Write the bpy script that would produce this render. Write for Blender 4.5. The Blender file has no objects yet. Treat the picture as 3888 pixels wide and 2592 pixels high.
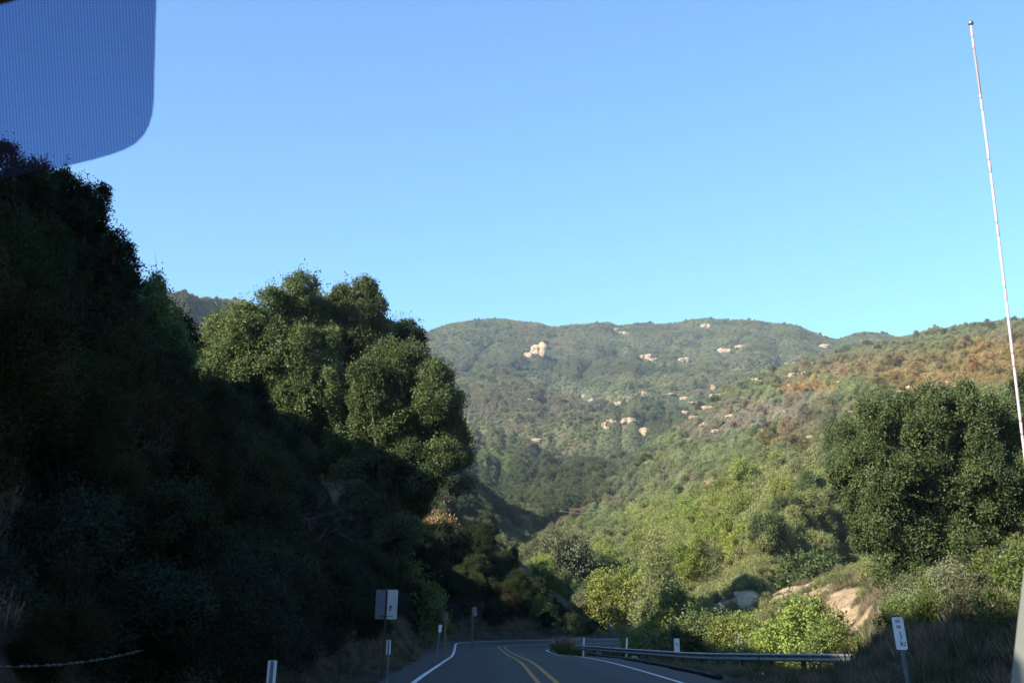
import bpy, math, random
import numpy as np
from mathutils import Vector, Matrix

# ---------------------------------------------------------------- camera, sky, sun, exposure
SC = bpy.context.scene
COL = SC.collection
F, CX, CY = 4900.0, 1944.0, 1296.0          # focal length and centre in photo pixels
PITCH = math.radians(12.1)
CP, SP = math.cos(PITCH), math.sin(PITCH)
EYE = 1.65

cd = bpy.data.cameras.new('camera'); cam = bpy.data.objects.new('camera', cd); COL.objects.link(cam)
cam.location = (0, 0, EYE); cam.rotation_euler = (math.radians(90) + PITCH, 0, 0)
cd.sensor_width = 22.2; cd.lens = F / 3888 * 22.2; cd.clip_start = 0.05; cd.clip_end = 12000
cd.dof.use_dof = True; cd.dof.focus_distance = 70; cd.dof.aperture_fstop = 22
SC.camera = cam

SUN_EL = math.radians(26.5); SUN_SIDE = math.radians(36)   # from the left, a little behind the camera
TO_SUN = Vector((-math.cos(SUN_EL) * math.cos(SUN_SIDE), -math.cos(SUN_EL) * math.sin(SUN_SIDE), math.sin(SUN_EL)))
world = bpy.data.worlds.new('World'); SC.world = world; world.use_nodes = True
wt = world.node_tree; wt.nodes.clear()
sky = wt.nodes.new('ShaderNodeTexSky'); sky.sky_type = 'NISHITA'; sky.sun_disc = False
sky.sun_elevation = SUN_EL; sky.sun_rotation = math.radians(234)
sky.altitude = 300; sky.air_density = 1.0; sky.dust_density = 0.35; sky.ozone_density = 2.2
bg = wt.nodes.new('ShaderNodeBackground'); bg.inputs['Strength'].default_value = 0.088
wo = wt.nodes.new('ShaderNodeOutputWorld')
tone = wt.nodes.new('ShaderNodeMix'); tone.data_type = 'RGBA'; tone.blend_type = 'MULTIPLY'; tone.inputs[0].default_value = 1.0
tone.inputs[7].default_value = (0.63, 0.88, 1.06, 1.0)                 # a deeper, bluer clear sky
wt.links.new(sky.outputs[0], tone.inputs[6]); wt.links.new(tone.outputs[2], bg.inputs['Color']); wt.links.new(bg.outputs[0], wo.inputs['Surface'])

sl = bpy.data.lights.new('sun', 'SUN'); sl.energy = 4.9; sl.angle = math.radians(0.5); sl.color = (1.0, 0.90, 0.74)
sun = bpy.data.objects.new('sun', sl); COL.objects.link(sun)
sun.rotation_euler = TO_SUN.to_track_quat('Z', 'Y').to_euler(); sun.location = (-60, -30, 80)

SC.view_settings.view_transform = 'Standard'; SC.view_settings.look = 'None'
SC.view_settings.exposure = 1.72; SC.view_settings.gamma = 1.0
SC.render.engine = 'CYCLES'
SC.cycles.use_denoising = True
SC.cycles.max_bounces = 5; SC.cycles.diffuse_bounces = 3; SC.cycles.transmission_bounces = 3
SC.cycles.transparent_max_bounces = 8; SC.cycles.volume_bounces = 0
SC.cycles.sample_clamp_indirect = 4
HAZE_ON = True

# ---------------------------------------------------------------- small helpers
def un(px, py, Y):
    """photo pixel + forward distance -> point"""
    u = (px - CX) / F; v = (CY - py) / F
    k = Y / (CP - v * SP)
    return np.array((u * k, Y, EYE + (SP + v * CP) * k))

def bear(px, py):
    """horizontal bearing column of a pixel (column at the horizon's height)"""
    p = un(px, py, 1.0)
    return CX + F / CP * p[0]

def smooth(a, b, x):
    t = np.clip((np.asarray(x, float) - a) / (b - a), 0, 1)
    return t * t * (3 - 2 * t)

def _hash(ix, iy, seed):
    h = (ix.astype(np.int64) * 374761393 + iy.astype(np.int64) * 668265263 + seed * 982451653) & 0xFFFFFFFF
    h = ((h ^ (h >> 13)) * 1274126177) & 0xFFFFFFFF
    h = (h ^ (h >> 16)) & 0xFFFFFF
    return h / float(0xFFFFFF)

def vnoise(x, y, seed=0):
    x = np.asarray(x, float); y = np.asarray(y, float)
    ix = np.floor(x); iy = np.floor(y); fx = x - ix; fy = y - iy
    fx = fx * fx * (3 - 2 * fx); fy = fy * fy * (3 - 2 * fy)
    a = _hash(ix, iy, seed); b = _hash(ix + 1, iy, seed); c = _hash(ix, iy + 1, seed); d = _hash(ix + 1, iy + 1, seed)
    return (a * (1 - fx) + b * fx) * (1 - fy) + (c * (1 - fx) + d * fx) * fy

def fbm(x, y, seed=0, o=4):
    s = 0; a = 0.5; n = 0
    for i in range(o):
        s = s + a * vnoise(np.asarray(x) * 2 ** i, np.asarray(y) * 2 ** i, seed + i * 17); n += a; a *= 0.5
    return s / n

def tag(o, label=None, cat=None, group=None, kind=None):
    if label: o['label'] = label
    if cat: o['category'] = cat
    if group: o['group'] = group
    if kind: o['kind'] = kind
    return o

def mesh_np(name, verts, faces, mats=(), attrs=None, smooth_shade=False, fmat=None):
    """verts (n,3); faces: (m,4) or (m,3) int array or list of lists"""
    me = bpy.data.meshes.new(name)
    verts = np.asarray(verts, np.float32)
    if isinstance(faces, np.ndarray):
        m, k = faces.shape
        me.vertices.add(len(verts)); me.vertices.foreach_set('co', verts.ravel())
        me.loops.add(m * k); me.loops.foreach_set('vertex_index', faces.astype(np.int32).ravel())
        me.polygons.add(m)
        me.polygons.foreach_set('loop_start', np.arange(0, m * k, k, dtype=np.int32))
        me.polygons.foreach_set('loop_total', np.full(m, k, np.int32))
    else:
        me.from_pydata([tuple(map(float, v)) for v in verts], [], [list(map(int, f)) for f in faces])
    for mt in mats: me.materials.append(mt)
    if fmat is not None: me.polygons.foreach_set('material_index', np.asarray(fmat, np.int32))
    me.update(calc_edges=True)
    if attrs:
        for n, a in attrs.items():
            a = np.asarray(a, np.float32)
            if a.ndim == 1:
                at = me.attributes.new(n, 'FLOAT', 'POINT'); at.data.foreach_set('value', a)
            else:
                at = me.attributes.new(n, 'FLOAT_COLOR', 'POINT')
                at.data.foreach_set('color', np.c_[a, np.ones(len(a))].astype(np.float32).ravel())
    if smooth_shade: me.polygons.foreach_set('use_smooth', np.ones(len(me.polygons), bool))
    return me

def link(name, me, parent=None, loc=None):
    o = bpy.data.objects.new(name, me); COL.objects.link(o)
    if loc is not None: o.location = loc
    if parent: o.parent = parent
    return o

def empty(name, loc, rz=0):
    o = bpy.data.objects.new(name, None); COL.objects.link(o)
    o.location = loc; o.rotation_euler = (0, 0, rz); o.empty_display_size = 0.3
    return o

def copy_tree(root):
    r = root.copy(); COL.objects.link(r)
    for ch in root.children:
        c = ch.copy(); COL.objects.link(c); c.parent = r
        for g in ch.children:
            d = g.copy(); COL.objects.link(d); d.parent = c
    return r

class MB:
    """collects simple solids into one mesh"""
    def __init__(s): s.v = []; s.f = []; s.m = []
    def add(s, V, Fs, mi=0):
        n = len(s.v); s.v += [tuple(map(float, p)) for p in V]
        s.f += [[i + n for i in f] for f in Fs]; s.m += [mi] * len(Fs); return s
    def box(s, c, d, R=None, mi=0):
        V = np.array([(x, y, z) for x in (-.5, .5) for y in (-.5, .5) for z in (-.5, .5)]) * np.array(d)
        if R is not None: V = V @ np.array(R).T
        return s.add(V + np.array(c), [(0, 1, 3, 2), (4, 6, 7, 5), (0, 4, 5, 1), (2, 3, 7, 6), (0, 2, 6, 4), (1, 5, 7, 3)], mi)
    def tube(s, path, rad, n=8, mi=0, cap=True):
        V, Fs = tube_np(path, rad, n)
        s.add(V, Fs.tolist(), mi)
        if cap:
            k = len(s.v) - len(V)
            s.f.append([k + i for i in range(n)][::-1]); s.m.append(mi)
            e = len(s.v) - n
            s.f.append([e + i for i in range(n)]); s.m.append(mi)
        return s
    def prism(s, outline, R, o, t, mi=0):
        """outline (k,2) in plane axes R[0],R[1], thickness t along R[2], origin o"""
        k = len(outline); A = np.array([np.array(o) + R[0] * p[0] + R[1] * p[1] for p in outline])
        V = np.vstack([A - R[2] * t / 2, A + R[2] * t / 2])
        Fs = [list(range(k))[::-1], [k + i for i in range(k)]] + [[i, (i + 1) % k, k + (i + 1) % k, k + i] for i in range(k)]
        return s.add(V, Fs, mi)
    def obj(s, name, mats, parent=None, sm=False, loc=None):
        me = mesh_np(name, s.v, s.f, mats if isinstance(mats, (list, tuple)) else [mats], fmat=s.m)
        if sm: me.polygons.foreach_set('use_smooth', np.ones(len(me.polygons), bool))
        return link(name, me, parent, loc)

def tube_np(path, rad, n=8):
    P = np.asarray(path, float); k = len(P)
    rad = np.broadcast_to(np.asarray(rad, float), (k,))
    T = np.gradient(P, axis=0); T /= np.linalg.norm(T, axis=1)[:, None] + 1e-9
    ref = np.array((0.31, 0.83, 0.46)); A = np.cross(T, ref); A /= np.linalg.norm(A, axis=1)[:, None] + 1e-9
    B = np.cross(T, A); an = np.arange(n) * 2 * np.pi / n
    V = (P[:, None, :] + rad[:, None, None] * (np.cos(an)[None, :, None] * A[:, None, :] + np.sin(an)[None, :, None] * B[:, None, :])).reshape(-1, 3)
    i, j = np.meshgrid(np.arange(k - 1), np.arange(n), indexing='ij')
    Fs = np.stack([i * n + j, i * n + (j + 1) % n, (i + 1) * n + (j + 1) % n, (i + 1) * n + j], -1).reshape(-1, 4)
    return V, Fs

def rrect(w, h, r, seg=5):
    out = []
    for cx, cy, a0 in ((w / 2 - r, h / 2 - r, 0), (-w / 2 + r, h / 2 - r, 90), (-w / 2 + r, -h / 2 + r, 180), (w / 2 - r, -h / 2 + r, 270)):
        for i in range(seg + 1):
            a = math.radians(a0 + 90 * i / seg); out.append((cx + r * math.cos(a), cy + r * math.sin(a)))
    return out

# ---------------------------------------------------------------- materials
def new_mat(name):
    m = bpy.data.materials.new(name); m.use_nodes = True
    nt = m.node_tree; nt.nodes.clear()
    return m, nt, nt.nodes.new('ShaderNodeOutputMaterial')

def N(nt, t, **kw):
    n = nt.nodes.new(t)
    for k, v in kw.items():
        if k in n.inputs: n.inputs[k].default_value = v
        else: setattr(n, k, v)
    return n

def rgb(c): return (c[0], c[1], c[2], 1.0)

def mixrgb(nt, a, b, fac, mode='MIX'):
    n = nt.nodes.new('ShaderNodeMix'); n.data_type = 'RGBA'; n.blend_type = mode
    for sock, val in ((n.inputs[0], fac), (n.inputs[6], a), (n.inputs[7], b)):
        if hasattr(val, 'links'): nt.links.new(val, sock)
        elif isinstance(val, (tuple, list)): sock.default_value = rgb(val)
        else: sock.default_value = val
    return n.outputs[2]

def simple_mat(name, c1, c2=None, scale=6.0, rough=0.7, metal=0.0, spec=0.4, bump=0.0, detail=4.0):
    m, nt, out = new_mat(name)
    p = N(nt, 'ShaderNodeBsdfPrincipled', Roughness=rough, Metallic=metal)
    p.inputs['Specular IOR Level'].default_value = spec
    tc = N(nt, 'ShaderNodeTexCoord'); nz = N(nt, 'ShaderNodeTexNoise', Scale=scale, Detail=detail)
    nt.links.new(tc.outputs['Object'], nz.inputs['Vector'])
    mr = N(nt, 'ShaderNodeMapRange'); mr.inputs[1].default_value = 0.35; mr.inputs[2].default_value = 0.65
    nt.links.new(nz.outputs[0], mr.inputs[0])
    nt.links.new(mixrgb(nt, c1, c2 or tuple(x * 0.75 for x in c1), mr.outputs[0]), p.inputs['Base Color'])
    if bump:
        b = N(nt, 'ShaderNodeBump', Strength=bump, Distance=0.05); nt.links.new(nz.outputs[0], b.inputs['Height']); nt.links.new(b.outputs[0], p.inputs['Normal'])
    nt.links.new(p.outputs[0], out.inputs['Surface'])
    return m

def leaf_mat(name, c1, c2, transl=0.3, rough=0.55, spec=0.25, instancer=False, var=0.25):
    m, nt, out = new_mat(name)
    at = N(nt, 'ShaderNodeAttribute', attribute_name='tint')
    base = mixrgb(nt, c1, c2, at.outputs['Fac'])
    if instancer:
        ai = N(nt, 'ShaderNodeAttribute', attribute_name='hue'); ai.attribute_type = 'INSTANCER'
        mv = N(nt, 'ShaderNodeMapRange'); mv.inputs[3].default_value = 0.65; mv.inputs[4].default_value = 1.35
        nt.links.new(at.outputs['Fac'], mv.inputs[0])
        base = mixrgb(nt, ai.outputs['Color'], mv.outputs[0], 1.0, 'MULTIPLY')
    else:
        oi = N(nt, 'ShaderNodeObjectInfo')
        hs = N(nt, 'ShaderNodeHueSaturation')
        m1 = N(nt, 'ShaderNodeMapRange'); m1.inputs[3].default_value = 1 - var; m1.inputs[4].default_value = 1 + var
        m2 = N(nt, 'ShaderNodeMapRange'); m2.inputs[3].default_value = 0.485; m2.inputs[4].default_value = 0.515
        nt.links.new(oi.outputs['Random'], m1.inputs[0])
        mm = N(nt, 'ShaderNodeMath', operation='FRACT'); m3 = N(nt, 'ShaderNodeMath', operation='MULTIPLY'); m3.inputs[1].default_value = 7.13
        nt.links.new(oi.outputs['Random'], m3.inputs[0]); nt.links.new(m3.outputs[0], mm.inputs[0]); nt.links.new(mm.outputs[0], m2.inputs[0])
        nt.links.new(m1.outputs[0], hs.inputs['Value']); nt.links.new(m2.outputs[0], hs.inputs['Hue']); nt.links.new(base, hs.inputs['Color'])
        base = hs.outputs[0]
    p = N(nt, 'ShaderNodeBsdfPrincipled', Roughness=rough); p.inputs['Specular IOR Level'].default_value = spec
    t = N(nt, 'ShaderNodeBsdfTranslucent'); mx = N(nt, 'ShaderNodeMixShader'); mx.inputs[0].default_value = transl
    nt.links.new(base, p.inputs['Base Color']); nt.links.new(mixrgb(nt, base, (1.0, 1.0, 0.5), 1.0, 'MULTIPLY'), t.inputs['Color'])
    nt.links.new(p.outputs[0], mx.inputs[1]); nt.links.new(t.outputs[0], mx.inputs[2]); nt.links.new(mx.outputs[0], out.inputs['Surface'])
    return m

M = {}
M['oak'] = leaf_mat('oak_leaves', (0.055, 0.084, 0.030), (0.106, 0.142, 0.050), rough=0.5, spec=0.22)
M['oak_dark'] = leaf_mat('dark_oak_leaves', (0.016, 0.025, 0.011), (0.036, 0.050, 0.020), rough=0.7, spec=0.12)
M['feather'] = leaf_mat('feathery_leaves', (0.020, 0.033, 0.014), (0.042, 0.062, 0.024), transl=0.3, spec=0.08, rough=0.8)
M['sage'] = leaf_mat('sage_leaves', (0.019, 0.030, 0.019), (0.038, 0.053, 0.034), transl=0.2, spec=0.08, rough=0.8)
M['broom'] = leaf_mat('broom_leaves', (0.034, 0.032, 0.014), (0.06, 0.054, 0.022), transl=0.3, spec=0.08, rough=0.8)
M['willow'] = leaf_mat('willow_leaves', (0.135, 0.165, 0.040), (0.21, 0.245, 0.060), transl=0.32)
M['poplar'] = leaf_mat('poplar_leaves', (0.135, 0.175, 0.034), (0.22, 0.26, 0.055), transl=0.32)
M['greygreen'] = leaf_mat('grey_green_leaves', (0.085, 0.095, 0.048), (0.135, 0.145, 0.078), transl=0.25)
M['pine'] = leaf_mat('pine_needles', (0.095, 0.11, 0.045), (0.155, 0.165, 0.065), transl=0.2)
M['russet'] = leaf_mat('russet_leaves', (0.17, 0.10, 0.055), (0.27, 0.165, 0.09), transl=0.3)
M['bright'] = leaf_mat('bright_leaves', (0.085, 0.112, 0.030), (0.15, 0.178, 0.050), transl=0.36)
M['chaparral'] = leaf_mat('chaparral_leaves', (0.1, 0.1, 0.1), (0.2, 0.2, 0.2), transl=0.2, instancer=True)
M['straw'] = leaf_mat('straw_blades', (0.1, 0.1, 0.1), (0.2, 0.2, 0.2), transl=0.25, instancer=True)
M['plume'] = leaf_mat('pink_plumes', (0.34, 0.20, 0.19), (0.5, 0.34, 0.32), transl=0.35)
M['bark'] = simple_mat('bark', (0.10, 0.075, 0.055), (0.05, 0.038, 0.03), 9, 0.9, bump=0.4)
M['grey_twig'] = simple_mat('grey_twigs', (0.30, 0.27, 0.27), (0.16, 0.14, 0.15), 5, 0.9)
M['dead_twig'] = simple_mat('dead_twigs', (0.13, 0.105, 0.12), (0.09, 0.07, 0.085), 5, 0.9)
M['rock'] = simple_mat('sandstone', (0.35, 0.27, 0.18), (0.15, 0.11, 0.075), 3.2, 0.95, spec=0.1, bump=0.6, detail=8)
M['white_line'] = simple_mat('white_road_paint', (0.72, 0.72, 0.70), (0.50, 0.50, 0.49), 3.0, 0.75, detail=8)
M['yellow_line'] = simple_mat('yellow_road_paint', (0.44, 0.205, 0.018), (0.31, 0.145, 0.018), 3.0, 0.75, detail=8)
M['strip'] = simple_mat('dark_centre_strip', (0.022, 0.022, 0.023), (0.034, 0.033, 0.032), 2.0, 0.85)
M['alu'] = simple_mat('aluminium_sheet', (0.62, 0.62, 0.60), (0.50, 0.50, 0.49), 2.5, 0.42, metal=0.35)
M['alu_dull'] = simple_mat('weathered_and_shaded_aluminium', (0.26, 0.27, 0.28), (0.20, 0.21, 0.22), 3, 0.6, metal=0.3)
M['galv'] = simple_mat('galvanised_steel', (0.33, 0.34, 0.35), (0.22, 0.23, 0.24), 4, 0.5, metal=0.4)
M['wood_post'] = simple_mat('brown_wood_post', (0.09, 0.055, 0.035), (0.05, 0.03, 0.02), 8, 0.9)
M['tan_post'] = simple_mat('tan_wood_post', (0.24, 0.15, 0.08), (0.16, 0.10, 0.05), 8, 0.9)
M['white'] = simple_mat('white_enamel', (0.80, 0.80, 0.80), (0.70, 0.70, 0.70), 3, 0.5)
M['black'] = simple_mat('black_ink', (0.02, 0.02, 0.025), (0.03, 0.03, 0.03), 3, 0.6)
M['dark_steel'] = simple_mat('dark_steel', (0.06, 0.065, 0.07), (0.04, 0.043, 0.046), 4, 0.5, metal=0.3)
M['grey_steel'] = simple_mat('grey_channel_steel', (0.20, 0.21, 0.22), (0.14, 0.15, 0.16), 4, 0.5, metal=0.4)
M['brown_panel'] = simple_mat('brown_sign_back', (0.17, 0.155, 0.15), (0.12, 0.11, 0.11), 3, 0.7)
M['pale'] = simple_mat('pale_fibre', (0.075, 0.062, 0.045), (0.045, 0.038, 0.03), 9, 0.9)
M['antenna'] = simple_mat('white_fibreglass', (0.44, 0.37, 0.385), (0.36, 0.29, 0.31), 30, 0.35)
M['antenna_gap'] = simple_mat('grey_pink_winding', (0.24, 0.19, 0.20), (0.19, 0.15, 0.16), 30, 0.5)
M['antenna_tip'] = simple_mat('steel_ball', (0.30, 0.27, 0.24), (0.22, 0.20, 0.18), 30, 0.35, metal=0.6)
M['pillar'] = simple_mat('grey_trim', (0.20, 0.215, 0.185), (0.16, 0.17, 0.15), 14, 0.8)
M['trim'] = simple_mat('black_trim', (0.0025, 0.002, 0.002), (0.004, 0.003, 0.003), 40, 1.0, spec=0.0)
M['wire'] = simple_mat('bare_cable', (0.70, 0.68, 0.64), (0.6, 0.58, 0.55), 1, 0.4, metal=0.2)

def asphalt():
    m, nt, out = new_mat('asphalt')
    p = N(nt, 'ShaderNodeBsdfPrincipled', Roughness=0.72); p.inputs['Specular IOR Level'].default_value = 0.25
    tc = N(nt, 'ShaderNodeTexCoord')
    n1 = N(nt, 'ShaderNodeTexNoise', Scale=0.16, Detail=5.0, Roughness=0.6); n2 = N(nt, 'ShaderNodeTexNoise', Scale=45.0, Detail=3.0)
    mp = N(nt, 'ShaderNodeMapping'); mp.inputs['Scale'].default_value = (2.2, 0.35, 1)
    nt.links.new(tc.outputs['Object'], mp.inputs[0]); nt.links.new(mp.outputs[0], n1.inputs[0]); nt.links.new(tc.outputs['Object'], n2.inputs[0])
    a = mixrgb(nt, (0.009, 0.009, 0.0095), (0.017, 0.017, 0.0175), n1.outputs[0])
    b = mixrgb(nt, a, (0.072, 0.070, 0.068), n2.outputs[0]); 
    mm = N(nt, 'ShaderNodeMath', operation='MULTIPLY'); mm.inputs[1].default_value = 0.5
    nt.links.new(n2.outputs[0], mm.inputs[0])
    c = mixrgb(nt, a, (0.028, 0.0275, 0.027), mm.outputs[0])
    la = N(nt, 'ShaderNodeAttribute', attribute_name='lat'); ab = N(nt, 'ShaderNodeMath', operation='ABSOLUTE'); nt.links.new(la.outputs['Fac'], ab.inputs[0])
    s1 = N(nt, 'ShaderNodeMath', operation='MULTIPLY_ADD'); s1.inputs[1].default_value = 3.75; s1.inputs[2].default_value = -1.6; nt.links.new(ab.outputs[0], s1.inputs[0])
    sn = N(nt, 'ShaderNodeMath', operation='SINE'); nt.links.new(s1.outputs[0], sn.inputs[0])
    wr = N(nt, 'ShaderNodeMapRange'); wr.inputs[1].default_value = -1; wr.inputs[2].default_value = 1; wr.inputs[3].default_value = 0.78; wr.inputs[4].default_value = 1.22; nt.links.new(sn.outputs[0], wr.inputs[0])
    c = mixrgb(nt, c, wr.outputs[0], 1.0, 'MULTIPLY')
    vo = N(nt, 'ShaderNodeTexVoronoi', Scale=0.33); vo.feature = 'DISTANCE_TO_EDGE'
    wv = N(nt, 'ShaderNodeTexNoise', Scale=1.3, Detail=4.0); nt.links.new(tc.outputs['Object'], wv.inputs[0])
    va = N(nt, 'ShaderNodeVectorMath', operation='MULTIPLY_ADD'); va.inputs[1].default_value = (1.6, 1.6, 0); nt.links.new(wv.outputs['Color'], va.inputs[0]); nt.links.new(tc.outputs['Object'], va.inputs[2])
    nt.links.new(va.outputs[0], vo.inputs['Vector'])
    cr = N(nt, 'ShaderNodeMapRange'); cr.inputs[1].default_value = 0.004; cr.inputs[2].default_value = 0.016; cr.inputs[3].default_value = 0.45; cr.inputs[4].default_value = 1.0; nt.links.new(vo.outputs['Distance'], cr.inputs[0])
    c = mixrgb(nt, c, cr.outputs[0], 1.0, 'MULTIPLY')
    bp = N(nt, 'ShaderNodeBump', Strength=0.25, Distance=0.01); nt.links.new(n2.outputs[0], bp.inputs['Height']); nt.links.new(bp.outputs[0], p.inputs['Normal'])
    nt.links.new(c, p.inputs['Base Color']); nt.links.new(p.outputs[0], out.inputs['Surface'])
    return m
M['asphalt'] = asphalt()

def terrain_mat():
    m, nt, out = new_mat('hillside_soil')
    p = N(nt, 'ShaderNodeBsdfPrincipled', Roughness=0.95); p.inputs['Specular IOR Level'].default_value = 0.1
    at = N(nt, 'ShaderNodeAttribute', attribute_name='col')
    tc = N(nt, 'ShaderNodeTexCoord')
    nz = N(nt, 'ShaderNodeTexNoise', Scale=0.35, Detail=8.0, Roughness=0.7); nt.links.new(tc.outputs['Object'], nz.inputs[0])
    mr = N(nt, 'ShaderNodeMapRange'); mr.inputs[1].default_value = 0.3; mr.inputs[2].default_value = 0.7; mr.inputs[3].default_value = 0.5; mr.inputs[4].default_value = 1.45
    nt.links.new(nz.outputs[0], mr.inputs[0])
    c = mixrgb(nt, at.outputs['Color'], mr.outputs[0], 1.0, 'MULTIPLY')
    n2 = N(nt, 'ShaderNodeTexNoise', Scale=2.6, Detail=8.0, Roughness=0.75); nt.links.new(tc.outputs['Object'], n2.inputs[0])
    m2 = N(nt, 'ShaderNodeMapRange'); m2.inputs[1].default_value = 0.35; m2.inputs[2].default_value = 0.65; m2.inputs[3].default_value = 0.62; m2.inputs[4].default_value = 1.25
    nt.links.new(n2.outputs[0], m2.inputs[0]); c = mixrgb(nt, c, m2.outputs[0], 1.0, 'MULTIPLY')
    b2 = N(nt, 'ShaderNodeBump', Strength=0.9, Distance=0.35); nt.links.new(n2.outputs[0], b2.inputs['Height'])
    b = N(nt, 'ShaderNodeBump', Strength=0.7, Distance=1.2); nt.links.new(nz.outputs[0], b.inputs['Height']); nt.links.new(b2.outputs[0], b.inputs['Normal']); nt.links.new(b.outputs[0], p.inputs['Normal'])
    nt.links.new(c, p.inputs['Base Color']); nt.links.new(p.outputs[0], out.inputs['Surface'])
    return m
M['terrain'] = terrain_mat()

# ---------------------------------------------------------------- the road's line
def road_line():
    P = [(1.7, -60, 0), (1.5, -10, 0), (1.3, 15, 0.03), (0.92, 34, 0.03), (0.6, 54.5, -0.12), (-0.2, 84, -0.5), (-0.8, 100, -0.5)]
    out = []
    P = np.array(P)
    t = np.r_[0, np.cumsum(np.linalg.norm(np.diff(P[:, :2], axis=0), axis=1))]
    # cubic (Catmull-Rom style) resample
    tt = np.arange(0, t[-1], 0.5); m = np.gradient(P, t, axis=0)
    k = np.clip(np.searchsorted(t, tt, 'right') - 1, 0, len(t) - 2); h = (t[k + 1] - t[k])[:, None]; s = ((tt - t[k])[:, None]) / h
    C = (2*s**3-3*s**2+1)*P[k] + (s**3-2*s**2+s)*h*m[k] + (-2*s**3+3*s**2)*P[k+1] + (s**3-s**2)*h*m[k+1]
    cx, cy, R = 11.2, 102.0, 12.0
    a = np.radians(np.arange(178, 89, -2.4))
    A = np.c_[cx + R * np.cos(a), cy + R * np.sin(a), np.linspace(-0.5, -0.42, len(a))]
    B = []
    x, y, hd = cx, cy + R, 0.0
    for i in range(220):
        hd += 0.0 if i < 16 else (0.030 if i < 60 else -0.004)
        x += 0.5 * math.cos(hd); y += 0.5 * math.sin(hd); B.append((x, y, -0.42 - 0.004 * i if i < 60 else -0.66 + 0.01 * (i - 60)))
    return np.vstack([C, A, B])
ROAD = road_line()
RT = np.gradient(ROAD[:, :2], axis=0); RT /= np.linalg.norm(RT, axis=1)[:, None]
RN = np.c_[-RT[:, 1], RT[:, 0]]                       # to the left
RS = np.r_[0, np.cumsum(np.linalg.norm(np.diff(ROAD[:, :2], axis=0), axis=1))]
I_BEND = np.argmin(np.abs(ROAD[:, 1] - 100) + 100 * (ROAD[:, 0] > 5))
RB = 0.075 * smooth(RS[I_BEND] - 30, RS[I_BEND] - 5, RS) * (1 - smooth(RS[I_BEND] + 30, RS[I_BEND] + 60, RS))   # banking

def road_dist(x, y):
    """signed distance to the road's middle (left positive) and the road's height there"""
    x = np.asarray(x, float).ravel(); y = np.asarray(y, float).ravel()
    d = np.full(x.shape, 999.0); zr = np.zeros_like(x); bk = np.zeros_like(x)
    near = np.where((np.hypot(x, y - 70) < 260))[0]
    for c in np.array_split(near, max(1, len(near) // 4000)):
        dx = x[c, None] - ROAD[None, ::2, 0]; dy = y[c, None] - ROAD[None, ::2, 1]
        q = dx * dx + dy * dy; j = np.argmin(q, 1); jj = j * 2
        s = np.sign((x[c] - ROAD[jj, 0]) * RN[jj, 0] + (y[c] - ROAD[jj, 1]) * RN[jj, 1])
        d[c] = np.sqrt(q[np.arange(len(c)), j]) * np.where(s == 0, 1, s)
        zr[c] = ROAD[jj, 2]; bk[c] = RB[jj]
    return d, zr, bk

# ---------------------------------------------------------------- terrain height
TB = np.array([-700, 1500, 2000, 2230, 2400, 2700, 3000, 3200, 3400, 3888, 4600], float)
TR = np.array([0, 22, 30, 45, 60, 75, 90, 110, 140, 180, 240, 300], float)
TZ = np.array([
 [0, 0, 0, 0, 0, 0, 0, 0, 0, 2, 6, 12],
 [0, 0, 0, 0, 0, -.2, -.4, -.5, -.3, 2, 7, 13],
 [0, 0, 0, -.3, -.6, -1, -1.2, -1.2, -.8, 1, 7, 14],
 [0, 0, -.1, -.4, -.9, -2, -2.4, -2.4, -1.5, 1, 10, 24],
 [0, 0, -.1, -.4, -1.0, -3, -3.6, -3.2, -1.8, 2, 11, 24],
 [0, 0, -.1, -.35, -1.6, -4.2, -2.5, 1.0, 4, 9, 20, 33],
 [0, .1, 0, -.35, -2.0, -3.2, 2.0, 4.5, 8, 14, 27, 42],
 [0, .4, .3, -.2, -1.3, -.6, 3.6, 5.5, 9, 17, 31, 47],
 [0, .6, 1.0, 1.5, 2.4, 3.5, 4.5, 6, 11, 19, 34, 52],
 [0, .9, 1.8, 2.6, 3.5, 4.5, 6, 8, 12, 21, 37, 56],
 [0, 1.3, 2.6, 4, 5, 6, 8, 10, 14, 23, 40, 60]], float)

def table(b, r):
    b = np.clip(b, TB[0], TB[-1]); r = np.clip(r, 0, TR[-1])
    i = np.clip(np.searchsorted(TB, b, 'right') - 1, 0, len(TB) - 2); j = np.clip(np.searchsorted(TR, r, 'right') - 1, 0, len(TR) - 2)
    s = (b - TB[i]) / (TB[i + 1] - TB[i]); t = (r - TR[j]) / (TR[j + 1] - TR[j])
    s = s * s * (3 - 2 * s) * 0.6 + s * 0.4
    return (TZ[i, j] * (1 - s) + TZ[i + 1, j] * s) * (1 - t) + (TZ[i, j + 1] * (1 - s) + TZ[i + 1, j + 1] * s) * t

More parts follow.
